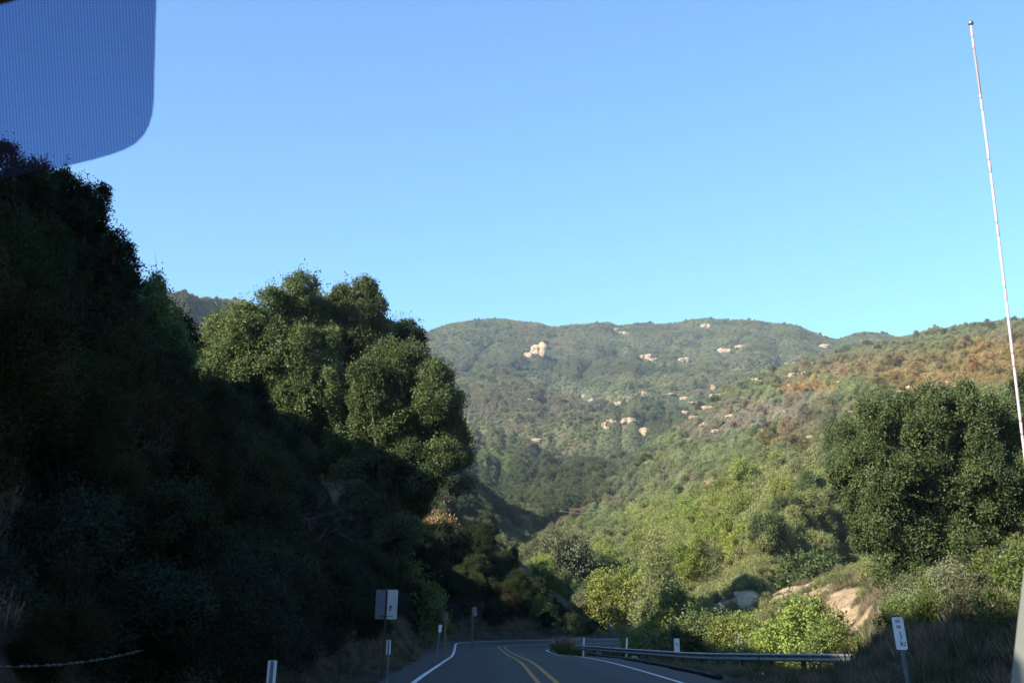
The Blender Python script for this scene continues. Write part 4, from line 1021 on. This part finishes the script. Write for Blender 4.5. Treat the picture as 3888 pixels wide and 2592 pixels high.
tufts = []
for i in range(5):
    g = np.random.default_rng(500 + i); n = 46
    C = np.c_[g.normal(size=(n, 2)) * 0.13, np.zeros(n)]; A = np.c_[g.normal(size=(n, 2)) * 0.42, np.ones(n)]
    V, Fq = leaves(C, A, g.uniform(.35, 1.0, n), 0.028, g)
    tufts.append(mesh_np('tuft_%d' % i, V, Fq, [M['straw']], {'tint': np.repeat(g.random(n), 4)}))
GRASS = hidden_collection('tuft', tufts)
g = np.random.default_rng(606)
NG = 70000
x = g.uniform(-30, 34, NG); y = 8 + 125 * g.random(NG) ** 0.8
d, _, _ = road_dist(x, y); b = CX + F / CP * x / y
dl = 4.9 + 0.8 * (fbm(x / 1.5, y / 1.5, 171, 3)); dr = 5.3 + 0.9 * fbm(x / 1.5, y / 1.5, 172, 3)
keep = (((d > dl) & (d < 17)) | ((d < -dr) & (d > -28))) & (b > -300) & (b < 4200) & (sandiness(x, y) < 0.5)
x, y, d, b = x[keep], y[keep], d[keep], b[keep]; z = H(x, y)
dry = fbm(x / 2.6, y / 2.6, 181, 4)[:, None] + 0.10 * g.normal(size=(len(x), 1))
hue = np.array((0.075, 0.085, 0.042)) + (np.array((0.20, 0.155, 0.105)) - np.array((0.075, 0.085, 0.042))) * smooth(0.42, 0.62, dry)
size = g.uniform(0.25, 0.6, len(x)) * np.where(np.abs(d) < 6.5, 0.6, 1.0) * np.where(g.random(len(x)) < 0.06, 1.8, 1)
scatter('grass', np.c_[x, y, z - 0.02], size, g.integers(0, 5, len(x)), hue, GRASS, 2)

# each of the repeats gets its own label: its row and its place in that row, as seen from the road
def seen(o):
    x, y, z = o.location; z -= EYE; d = y * CP + z * SP
    return x / d, (-y * SP + z * CP) / d
sets = {}
for o in ROWS: sets.setdefault(o['label'], []).append(o)
for lab, os_ in sets.items():
    n = len(os_)
    if n == 1: continue
    nr = max(1, min(5, math.ceil(n / 6))); os_.sort(key=lambda o: -seen(o)[1])
    rown = {1: [''], 2: ['upper row ', 'lower row '], 3: ['top row ', 'middle row ', 'bottom row '], 4: ['top row ', 'upper row ', 'lower row ', 'bottom row '], 5: ['top row ', 'upper row ', 'middle row ', 'lower row ', 'bottom row ']}[nr]
    for i in range(nr):
        row = sorted(os_[i * n // nr:(i + 1) * n // nr], key=lambda o: seen(o)[0]); k = len(row)
        for q, o in enumerate(row):
            a, b = q, k - 1 - q
            w = ['leftmost', 'second from left', 'third from left', 'fourth from left', 'fifth from left', 'sixth from left'][min(a, 5)] if a <= b else ['rightmost', 'second from right', 'third from right', 'fourth from right', 'fifth from right', 'sixth from right'][min(b, 5)]
            if k == 1: w = 'single one'
            o['label'] = lab + ', ' + rown[i] + w

# ------------------------------------------------ signs, markers, guardrail
def plate_axes(yaw, lean=0.0):
    X = np.array((math.cos(yaw), math.sin(yaw), 0)); Nn = np.array((-math.sin(yaw), math.cos(yaw), 0)); Z = np.array((0, 0, 1.0))
    Z2 = Z + X * lean; Z2 /= np.linalg.norm(Z2); return X, Z2, Nn

def delineator(px_top, py_top, Y, w, hplate, label, back=True, yaw=0.0, lean=0.0, dark=False):
    p = un(px_top, py_top, Y); zb = min(h1(p[0], p[1]), p[2] - 0.5)
    root = empty('delineator', (p[0], p[1], zb)); X, Z, Nn = plate_axes(yaw, lean); top = p[2] - zb
    m = MB(); m.prism([(a, b + top - hplate / 2) for a, b in rrect(w, hplate, w * 0.14)], (X, Z, Nn), (0, 0, 0), 0.006); m.obj('plate', M['white'] if not dark else M['alu_dull'], root)
    m = MB(); of = -0.03 if back else 0.03
    hgt = top - 0.005 if back else top - hplate * 0.5
    pts = np.array([(-.5, 0), (-.5, -.5), (.5, -.5), (.5, 0), (.28, 0), (.28, -.3), (-.28, -.3), (-.28, 0)]) * np.array((w * 0.36, 0.05))
    V = [np.array((X * a + Nn * (b + (-0.004 if back else 0.03)))) for a, b in pts]
    vb = [v + Z * -0.3 for v in V]; vt = [v + Z * hgt for v in V]; n = len(V)
    m.add(vb + vt, [[i, (i + 1) % n, n + (i + 1) % n, n + i] for i in range(n)] + [list(range(n))[::-1], [n + i for i in range(n)]])
    m.obj('post', M['grey_steel'], root)
    return tag(root, label, 'road marker', 'white delineators along the road')
delineator(1018, 2505, 17, 0.115, 0.42, 'nearest delineator with white edges seen from behind, at the photo\'s bottom left', lean=0.05)
delineator(1472, 2428, 29, 0.095, 0.31, 'white delineator standing just below the rear-facing road sign', lean=0.02)
delineator(1656, 2369, 57, 0.14, 0.32, 'plain white tilted plate on the left verge before the bend', back=False, lean=0.12)
delineator(1908, 2384, 128, 0.2, 0.4, 'small grey-green marker plate in grass past the bend', back=False, dark=True)

def post(px, py0, py1, Y, w, label, mat='white', lean=0.0):
    a = un(px, py0, Y); zb = min(h1(a[0], a[1]), un(px, py1, Y)[2]) - 0.2
    m = MB(); X, Z, Nn = plate_axes(0, lean)
    m.prism([(u, v + (a[2] - zb) / 2) for u, v in rrect(w, a[2] - zb, w * 0.3)], (X, Z, Nn), (0, 0, 0), w * 0.5)
    o = m.obj('marker_post', M[mat], loc=(a[0], a[1], zb)); return tag(o, label, 'road marker', 'thin white marker posts')
post(2010, 2382, 2410, 124, 0.13, 'thin pale post on the far verge beyond the bend')
post(2204, 2388, 2420, 128, 0.12, 'thin pale post in the shade under the spur', 'alu_dull')
post(2103, 2424, 2442, 104, 0.13, 'short white post left of the pink-plumed grass clump')
post(2126, 2424, 2444, 106, 0.09, 'short white post half hidden by the pink-plumed grass clump')
post(2213, 2420, 2450, 93, 0.12, 'white post behind the guardrail nearest the grass clump', lean=0.05)
post(2371, 2419, 2458, 84, 0.12, 'white post behind the guardrail between grass clump and lettered marker', lean=0.06)

def text_mesh(s, size, mat, parent, loc, X, Z, Nn, name='lettering', sx=1.0):
    cu = bpy.data.curves.new('txt', 'FONT'); cu.body = s; cu.size = size; cu.align_x = 'CENTER'; cu.align_y = 'CENTER'; cu.extrude = 0.0015; cu.offset = 0.012 * size
    t = bpy.data.objects.new('txt', cu); COL.objects.link(t)
    dg = bpy.context.evaluated_depsgraph_get(); me = bpy.data.meshes.new_from_object(t.evaluated_get(dg)); bpy.data.objects.remove(t); bpy.data.curves.remove(cu)
    me.name = name; me.materials.clear(); me.materials.append(mat)
    o = link(name, me, parent); Mx = Matrix(((X[0] * sx, Z[0], -Nn[0], loc[0]), (X[1] * sx, Z[1], -Nn[1], loc[1]), (X[2] * sx, Z[2], -Nn[2], loc[2]), (0, 0, 0, 1)))
    o.matrix_local = Mx; return o

# object marker with a band of dark lettering behind the guardrail
p = un(2569, 2422, 70); zb = h1(p[0], p[1]); root = empty('lettered_marker', (p[0], p[1], zb)); X, Z, Nn = plate_axes(0.05); top = p[2] - zb
m = MB(); m.prism([(a, b + top - 0.40) for a, b in rrect(0.29, 0.80, 0.05)], (X, Z, Nn), (0, 0, 0), 0.05); m.obj('plate', M['white'], root)
text_mesh('782', 0.13, M['black'], root, X * 0.0 + Z * (top - 0.31) - Nn * 0.029, X, Z, Nn, sx=0.95)
m = MB(); m.box((0, 0.05, (top - .4) / 2 - 0.2), (0.08, 0.05, top - .4 + 0.4)); m.obj('post', M['grey_steel'], root)
tag(root, 'round-topped white marker with a small dark number behind the guardrail', 'road marker')

# white route paddle on the right
p = un(3393, 2338, 22.5); zb = h1(p[0] + 0.1, p[1]) - 0.25; root = empty('route_paddle', (p[0] + 0.27, p[1], zb)); X, Z, Nn = plate_axes(0.12, -0.115); top = p[2] - zb
W_, Hh = 0.20, 0.545
m = MB(); m.prism([(a, b + top - Hh / 2) for a, b in rrect(W_, Hh, 0.028)], (X, Z, Nn), (0, 0, 0), 0.006); m.obj('plate', M['white'], root)
for s_, dz, sz, dx in (('54', .075, .075, -.005), ('SB', .165, .07, .0), ('2', .275, .075, .01), ('7', .345, .08, .015), ('R2', .455, .085, .03)):
    text_mesh(s_, sz, M['black'], root, X * dx + Z * (top - dz) - Nn * 0.005, X, Z, Nn, sx=1.15)
m = MB(); hp = top - 0.2
pts = np.array([(-.5, 0), (-.5, .5), (.5, .5), (.5, 0), (.3, 0), (.3, .3), (-.3, .3), (-.3, 0)]) * np.array((0.07, 0.05))
V = [X * a + Nn * (b + 0.004) for a, b in pts]; n = 8
m.add([v + Z * -0.4 for v in V] + [v + Z * hp for v in V], [[i, (i + 1) % n, n + (i + 1) % n, n + i] for i in range(n)] + [list(range(n))[::-1], [n + i for i in range(n)]])
m.obj('post', M['grey_steel'], root)
for dz in (0.03, 0.40):
    m = MB(); m.tube([-Nn * 0.003, -Nn * 0.010], 0.008, 8); m.obj('bolt', M['dark_steel'], root, loc=tuple(Z * (top - dz) - X * 0.0))
tag(root, 'tilted white route paddle with a column of black characters on the right verge', 'road sign')

# rear-facing road sign by the left verge
p = un(1455, 2293, 36); zb = h1(p[0], p[1]) - 0.3; root = empty('road_sign', (p[0], p[1], zb)); zc = p[2] - zb
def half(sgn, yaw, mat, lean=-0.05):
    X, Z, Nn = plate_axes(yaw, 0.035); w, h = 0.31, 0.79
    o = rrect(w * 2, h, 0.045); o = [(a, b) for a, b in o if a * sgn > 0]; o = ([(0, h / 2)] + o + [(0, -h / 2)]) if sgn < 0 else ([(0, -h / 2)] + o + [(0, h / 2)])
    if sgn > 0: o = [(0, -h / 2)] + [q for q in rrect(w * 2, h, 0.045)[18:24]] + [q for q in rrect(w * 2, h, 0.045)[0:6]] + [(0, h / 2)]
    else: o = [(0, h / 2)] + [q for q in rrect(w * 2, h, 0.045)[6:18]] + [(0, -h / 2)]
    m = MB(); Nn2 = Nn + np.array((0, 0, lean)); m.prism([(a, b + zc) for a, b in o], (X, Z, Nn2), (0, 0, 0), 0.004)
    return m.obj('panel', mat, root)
q = half(-1, -0.30, M['alu_dull']); q['label'] = 'left half of the panel, bent away, its shade put into a darker metal'  # one panel; the half in shade is given the darker metal
q = half(1, -0.06, M['alu']); q['label'] = 'right half of the panel, same metal in a paler, lit tone'
X, Z, Nn = plate_axes(0, 0.035)
m = MB(); m.box(X * 0.0 + Z * ((zc + .38) / 2) + np.array((0, -0.045, 0)), (0.05, 0.07, zc + 0.38), np.array((X, Nn, Z)).T); m.obj('post', M['wood_post'], root)
m = MB(); m.box(X * 0.03 + Z * (zc - 0.315) + np.array((0, -0.012, 0)), (0.42, 0.012, 0.014)); m.obj('brace', M['black'], root)
m = MB(); m.prism([(a + 0.14, b + zc - 0.10) for a, b in rrect(0.085, 0.15, 0.02)], (X, Z, Nn), (0, -0.012, 0), 0.006); m.prism([(a + 0.145, b + zc - 0.055) for a, b in rrect(0.03, 0.05, 0.012)], (X, Z, Nn), (0, -0.018, 0), 0.006); m.obj('sticker', M['dark_steel'], root)
tag(root, 'road sign seen from behind on a brown post, panel half dark and half pale', 'road sign')

def small_sign(px, py0, py1, wpx, Y, pmat, postmat, label, wing=None):
    c = un(px, (py0 + py1) / 2, Y); k = Y / 5011.0; zb = h1(c[0], c[1]) - 0.2; root = empty('road_sign', (c[0], c[1], zb)); zc = c[2] - zb; X, Z, Nn = plate_axes(0.1)
    w, h = wpx * k, (py1 - py0) * k
    m = MB(); m.prism([(a, b + zc) for a, b in rrect(w, h, 0.05 * w)], (X, Z, Nn), (0, 0, 0), 0.01); m.obj('panel', pmat, root)
    if wing:
        X2, Z2, N2 = plate_axes(-0.5); m = MB(); m.prism([(a - w / 2 - wing * k / 2, b + zc + h * .2) for a, b in rrect(wing * k, h * .55, 0.03)], (X2, Z2, N2), (0, 0.02, 0), 0.01); m.obj('side_panel', M['dark_steel'], root)
    m = MB(); m.box((-(w / 2 - .04) if wing else 0.0, -0.06, (zc + h * .4) / 2), (0.09, 0.09, zc + h * .4)); m.obj('post', postmat, root)
    return tag(root, label, 'road sign')
small_sign(1692, 2328, 2354, 20, 64, M['brown_panel'], M['tan_post'], 'small dark sign back on a tan post on the left verge before the bend')
small_sign(1801, 2303, 2337, 19, 92, M['alu_dull'], M['tan_post'], 'pale blue-grey narrow sign with a dark side panel near the bend', wing=16)
small_sign(1961, 2344, 2364, 14, 128, M['dark_steel'], M['wood_post'], 'faint dark sign in the shade straight above the bend')
small_sign(2310, 2365, 2389, 13, 122, M['alu_dull'], M['wood_post'], 'dim blue-grey sign on a dark post behind the white posts')

# guardrail
RP = np.array([un(2150, 2447, 97), un(2250, 2451, 91), un(2372, 2460, 83), un(2491, 2467, 73), un(2595, 2474, 66), un(2684, 2477, 60.5), un(2850, 2479, 56.5), un(3000, 2479.5, 53.5), un(3140, 2480, 51), un(3270, 2482, 48.8)])
def resample(P, step):
    t = np.r_[0, np.cumsum(np.linalg.norm(np.diff(P, axis=0), axis=1))]; n = int(t[-1] / step); tt = np.linspace(0, t[-1], n)
    Q = np.stack([np.interp(tt, t, P[:, i]) for i in range(3)], 1)
    for _ in range(6): Q[1:-1] = (Q[:-2] + 2 * Q[1:-1] + Q[2:]) / 4
    return Q
RQ = resample(RP, 0.6)
root = empty('guardrail', tuple(RQ[len(RQ) // 2] - np.array((0, 0, 0.75))))
org = np.array(root.location)
tg = np.gradient(RQ, axis=0); tg[:, 2] = 0; tg /= np.linalg.norm(tg, axis=1)[:, None]; nn = np.c_[-tg[:, 1], tg[:, 0], np.zeros(len(tg))]
toward = np.where((nn @ np.array((-1, -1, 0.0)))[:, None] > 0, nn, -nn)
prof = [(0.0, 0.0), (0.075, -0.03), (0.083, -0.075), (0.02, -0.125), (0.0, -0.155), (0.02, -0.185), (0.083, -0.235), (0.075, -0.28), (0.0, -0.31)]
prof = prof + [(a - 0.012, b) for a, b in prof[::-1]]
V = np.stack([RQ + toward * a + np.array((0, 0, b)) for a, b in prof], 1); n, k = V.shape[:2]
a, b = np.meshgrid(np.arange(n - 1), np.arange(k), indexing='ij')
Fq = np.stack([a * k + b, a * k + (b + 1) % k, (a + 1) * k + (b + 1) % k, (a + 1) * k + b], -1).reshape(-1, 4)
link('rail', mesh_np('rail', V.reshape(-1, 3) - org, Fq, [M['galv']]), root)
for i in range(2, n, 4):
    q = RQ[i] - toward[i] * 0.16; gz = h1(q[0], q[1])
    m = MB(); m.box((q[0], q[1], (q[2] + 0.03 + gz - .4) / 2) - org, (0.15, 0.15, q[2] + 0.03 - gz + .4), np.array((tg[i], nn[i], (0, 0, 1))).T); m.obj('post', M['wood_post'], root)
m = MB(); q = RQ[0]; m.tube([q - org + np.array((0, 0.0, -0.0)), q - org + np.array((-0.25, 0.1, -0.02)), q - org + np.array((-0.4, 0.35, -0.05))], 0.155, 10); 
o = m.obj('end_terminal', M['galv'], root)
tag(root, 'long galvanised W-beam guardrail on dark posts along the outside right verge', 'guardrail')
# dark far guardrail end seen left of the plumed grass
q = un(2108, 2446, 103); root = empty('guardrail', (q[0], q[1], h1(q[0], q[1]))); hz = q[2] - root.location.z
m = MB()
for zz in (hz, hz - .17): m.tube([(-0.45, 0, zz), (0.4, 0.05, zz), (1.6, 1.2, zz)], 0.085, 8)
m.obj('rail', M['dark_steel'], root)
for dx in (-.3, .5): m = MB(); m.box((dx, 0.16, hz / 2 - 0.2), (.14, .14, hz + 0.5)); m.obj('post', M['wood_post'], root)
tag(root, 'short dark end of a second guardrail left of the pink-plumed grass', 'guardrail')

# pink plumed grass clump at the rail's far end
def plume_clump():
    g = np.random.default_rng(31); root = empty('fountain_grass', (0, 0, 0)); n = 900
    C = np.c_[g.normal(size=(n, 2)) * 0.16, np.zeros(n)]; A = np.c_[g.normal(size=(n, 2)) * 0.45, np.ones(n)]
    V, Fq = leaves(C, A, g.uniform(.6, 1.15, n), 0.03, g); link('blades', mesh_np('blades', V, Fq, [M['willow']], {'tint': np.repeat(g.random(n), 4)}), root)
    Vs = []
    for i in range(60):
        d = np.array((g.normal() * .42, g.normal() * .42, 1.0)); d /= np.linalg.norm(d); L = g.uniform(.75, 1.25); t = g.uniform(0.72, 1.0, 60)[:, None]
        C = d * L * t; A = d + 0.5 * g.normal(size=(60, 3)); v, _ = leaves(C, A, 0.09, 0.02, g); Vs.append(v)
    V = np.vstack(Vs); link('plumes', mesh_np('plumes', V, np.arange(len(V)).reshape(-1, 4), [M['plume']], {'tint': np.repeat(g.random(len(V) // 4), 4)}), root); return root
o = plume_clump(); p = un(2140, 2470, 93); o.location = (p[0], p[1], h1(p[0], p[1])); o.scale = (1.25, 1.1, 1.15)
tag(o, 'clump of pink-plumed fountain grass at the far end of the guardrail', 'grass clump', 'plumed grass clumps by the guardrail')
for px, Y, s, lab in ((2195, 99, 0.9, 'low plumed grass clump behind the rail, right of the taller pink one'), (2262, 96, 0.8, 'small plumed grass clump behind the rail between two white posts')):
    c = copy_tree(o); p = un(px, 2450, Y); c.location = (p[0], p[1], h1(p[0], p[1])); c.scale = (s, s, s * .85); c.rotation_euler = (0, 0, px); tag(c, lab)

# litter on the right verge
import bmesh
for px, py, Y, s, lab in ((2878, 2552, 40, 0.085, 'crumpled white paper scrap, upper of the two on the right verge'), (2898, 2558, 39.5, 0.07, 'crumpled white paper scrap, lower of the two on the right verge')):
    bm = bmesh.new(); bmesh.ops.create_icosphere(bm, subdivisions=2, radius=1.0); gg = np.random.default_rng(px)
    for v in bm.verts: v.co *= gg.uniform(.55, 1.15)
    me = bpy.data.meshes.new('paper_scrap'); bm.to_mesh(me); bm.free(); me.materials.append(M['white'])
    p = un(px, py, Y); o = link('paper_scrap', me); o.location = (p[0], p[1], h1(p[0], p[1]) + s * .5 + 0.12); o.scale = (s, s, s * .8); tag(o, lab, 'litter', 'white scraps on the right verge')

# row of beads on a thin line along the left slope's foot, nature unidentified
A0, A1 = un(-60, 2532, 9.6), un(545, 2466, 14.2)
root = empty('beaded_cord', tuple((A0 + A1) / 2)); og = (A0 + A1) / 2
t = np.linspace(0, 1, 30)[:, None]; pth = A0 + (A1 - A0) * t - np.array((0, 0, .05)) * np.sin(t * np.pi) - og
m = MB(); m.tube(pth, 0.004, 6); m.obj('cord', M['wood_post'], root)
bd = MB(); bd.tube([(-.045, 0, 0), (-.038, 0, 0), (-.02, 0, 0), (.02, 0, 0), (.038, 0, 0), (.045, 0, 0)], [.004, .010, .014, .014, .010, .004], 8)
first = bd.obj('bead', M['pale'], root, sm=True)
for i in range(1, 22):
    o = first if i == 1 else first.copy()
    if i > 1: COL.objects.link(o); o.parent = root
    o.location = pth[int(i / 22 * 29)]; o.rotation_euler = (0, 0, math.atan2(A1[1] - A0[1], A1[0] - A0[0]))
tag(root, 'row of small pale beads on a thin line along the dark left slope', 'cord')

# overhead cable across the ravine
a = un(2128, 1938, 225); b_ = un(2290, 1936, 235); m = MB(); tt = np.linspace(0, 1, 24)[:, None]
pth = a + (b_ - a) * tt - np.array((0, 0, 0.45)) * (4 * tt * (1 - tt)); m.tube(pth - a, 0.038, 6)
tag(m.obj('overhead_cable', M['wire'], loc=tuple(a)), 'thin pale cable sagging across the dark ravine', 'cable')

# ------------------------------------------------ the car the photo was taken from
root = empty('car', (0.0, 0.0, 0.6)); og = np.array((0, 0, 0.6))
wp = [(3686, 92), (3712, 290), (3739, 479), (3771, 730), (3803, 992), (3838, 1289), (3862, 1490), (3886, 1690), (3925, 2000), (3990, 2500), (4050, 2950)]
pth = np.array([un(px, py, 1.95) for px, py in wp]) - og
tt = np.r_[0, np.cumsum(np.linalg.norm(np.diff(pth, axis=0), axis=1))]
ts, rs = [0], [0.0022]; pos = 0.022; 
while pos < tt[-1] - 0.1:                        # a whip wound in long turns with short collars between
    for dl, rr0 in ((0.0, .0025), (.001, .0019), (.003, .0019), (.004, .0025), (.020, .0026), (.021, .0019), (.023, .0019), (.024, .0023)):
        ts.append(pos + dl); rs.append(rr0 + 0.0003 * pos)
    pos += 0.105
    ts.append(pos - 0.004); rs.append(0.0026 + 0.0003 * pos)
ts.append(tt[-1]); rs.append(0.0035)
P3 = np.stack([np.interp(ts, tt, pth[:, i]) for i in range(3)], 1)
m = MB(); m.tube(P3, np.array(rs) * 0.82, 10); wh = m.obj('antenna', [M['antenna'], M['antenna_gap']], root, sm=True)
wh.data.polygons.foreach_set('material_index', np.array([1 if (f // 10 < len(rs) - 1 and rs[f // 10] - 0.0003 * ts[f // 10] < 0.00205 or 0.035 < ts[min(f // 10, len(ts) - 1)] < 0.10) else 0 for f in range(len(wh.data.polygons))], np.int32))
bm = bmesh.new(); bmesh.ops.create_uvsphere(bm, u_segments=16, v_segments=10, radius=0.0046); me = bpy.data.meshes.new('antenna_tip'); bm.to_mesh(me); bm.free(); me.materials.append(M['antenna_tip'])
for q in me.polygons: q.use_smooth = True
o = link('antenna_tip', me, wh); o.location = tuple(pth[0] + np.array((0, 0, .0015)))
def slab(name, px_pts, Y, t, mat, tilt=0.0):
    V0 = [un(px, py, Y + tilt * (1296 - py) / 1000.0) - og for px, py in px_pts]; V1 = [v + np.array(t) for v in V0]; n = len(V0)
    m = MB(); m.add(V0 + V1, [list(range(n)), [n + i for i in range(n)][::-1]] + [[i, n + i, n + (i + 1) % n, (i + 1) % n] for i in range(n)])
    return m.obj(name, mat, root)
slab('window_pillar', [(3912, 1960), (3892, 2130), (3866, 2340), (3838, 2592), (3824, 2750), (4060, 2750), (4060, 1800), (3940, 1750)], 0.75, (0.05, 0.05, 0), M['pillar'])
slab('roof_trim', [(-300, 95), (-100, 45), (0, 20), (55, 4), (110, -14), (200, -60), (200, -400), (-300, -400)], 0.42, (-0.01, 0.02, 0.03), M['trim'])
tag(root, 'car the photo was taken from: white whip antenna, grey window pillar, black roof trim', 'car')

def shade_mat():
    m, nt, out = new_mat('blue_perforated_film')
    tc = N(nt, 'ShaderNodeTexCoord'); sx = N(nt, 'ShaderNodeSeparateXYZ'); nt.links.new(tc.outputs['Object'], sx.inputs[0])
    def wave(sock, per, ph=0.0):
        a = N(nt, 'ShaderNodeMath', operation='MULTIPLY'); a.inputs[1].default_value = 2 * math.pi / per; nt.links.new(sock, a.inputs[0])
        b = N(nt, 'ShaderNodeMath', operation='SINE'); nt.links.new(a.outputs[0], b.inputs[0]); return b.outputs[0]
    w1 = wave(sx.outputs['X'], 0.00165); w2 = wave(sx.outputs['Z'], 0.0013)
    mw = N(nt, 'ShaderNodeMath', operation='MULTIPLY'); mw.inputs[1].default_value = 1.6; nt.links.new(w1, mw.inputs[0])
    mu = N(nt, 'ShaderNodeMath', operation='ADD'); nt.links.new(mw.outputs[0], mu.inputs[0]); nt.links.new(w2, mu.inputs[1])
    mr = N(nt, 'ShaderNodeMapRange'); mr.inputs[1].default_value = -1.9; mr.inputs[2].default_value = 2.0; nt.links.new(mu.outputs[0], mr.inputs[0])
    lo = tuple(math.sqrt(c) for c in (0.11, 0.16, 0.30)); hi = tuple(math.sqrt(c) for c in (0.31, 0.40, 0.56))
    tr = N(nt, 'ShaderNodeBsdfTransparent'); nt.links.new(mixrgb(nt, lo, hi, mr.outputs[0]), tr.inputs['Color'])
    df = N(nt, 'ShaderNodeBsdfDiffuse'); df.inputs['Color'].default_value = (0.05, 0.06, 0.14, 1)
    mx = N(nt, 'ShaderNodeMixShader'); mx.inputs[0].default_value = 0.04
    nt.links.new(tr.outputs[0], mx.inputs[1]); nt.links.new(df.outputs[0], mx.inputs[2]); nt.links.new(mx.outputs[0], out.inputs['Surface'])
    return m
oc = [(596, -400), (594, -100), (591, 60), (587, 220), (583, 380), (578, 430), (566, 474), (545, 512), (512, 545), (470, 568), (420, 586), (350, 606), (250, 630), (130, 655), (0, 682), (-120, 704), (-500, 760), (-500, -400)]
ctr = un(300, 300, 0.62)
V0 = [un(px, py, 0.62 - 0.05 * (300 - py) / 1000.0) - ctr for px, py in oc]; n = len(V0)
m = MB(); m.add(V0 + [v + np.array((0, .0006, 0)) for v in V0], [list(range(n)), [n + i for i in range(n)][::-1]] + [[i, n + i, n + (i + 1) % n, (i + 1) % n] for i in range(n)])
tag(m.obj('window_shade', shade_mat(), loc=tuple(ctr)), 'translucent blue perforated window shade with a rounded corner at the upper left', 'window shade')

# ------------------------------------------------ haze
if HAZE_ON:
    m, nt, out = new_mat('thin_air')
    v = N(nt, 'ShaderNodeVolumePrincipled'); v.inputs['Color'].default_value = (0.62, 0.78, 1.0, 1); v.inputs['Density'].default_value = 0.000105; v.inputs['Anisotropy'].default_value = 0.15
    nt.links.new(v.outputs[0], out.inputs['Volume'])
    zmin = min(v_.co.z for v_ in ground.data.vertices) - 1.0; zmax = max(v_.co.z for v_ in ground.data.vertices) + 8.0
    b = MB(); b.box((0, 0, (zmin + zmax) / 2), (5400, 5400, zmax - zmin)); tag(b.obj('haze', m), kind='stuff')
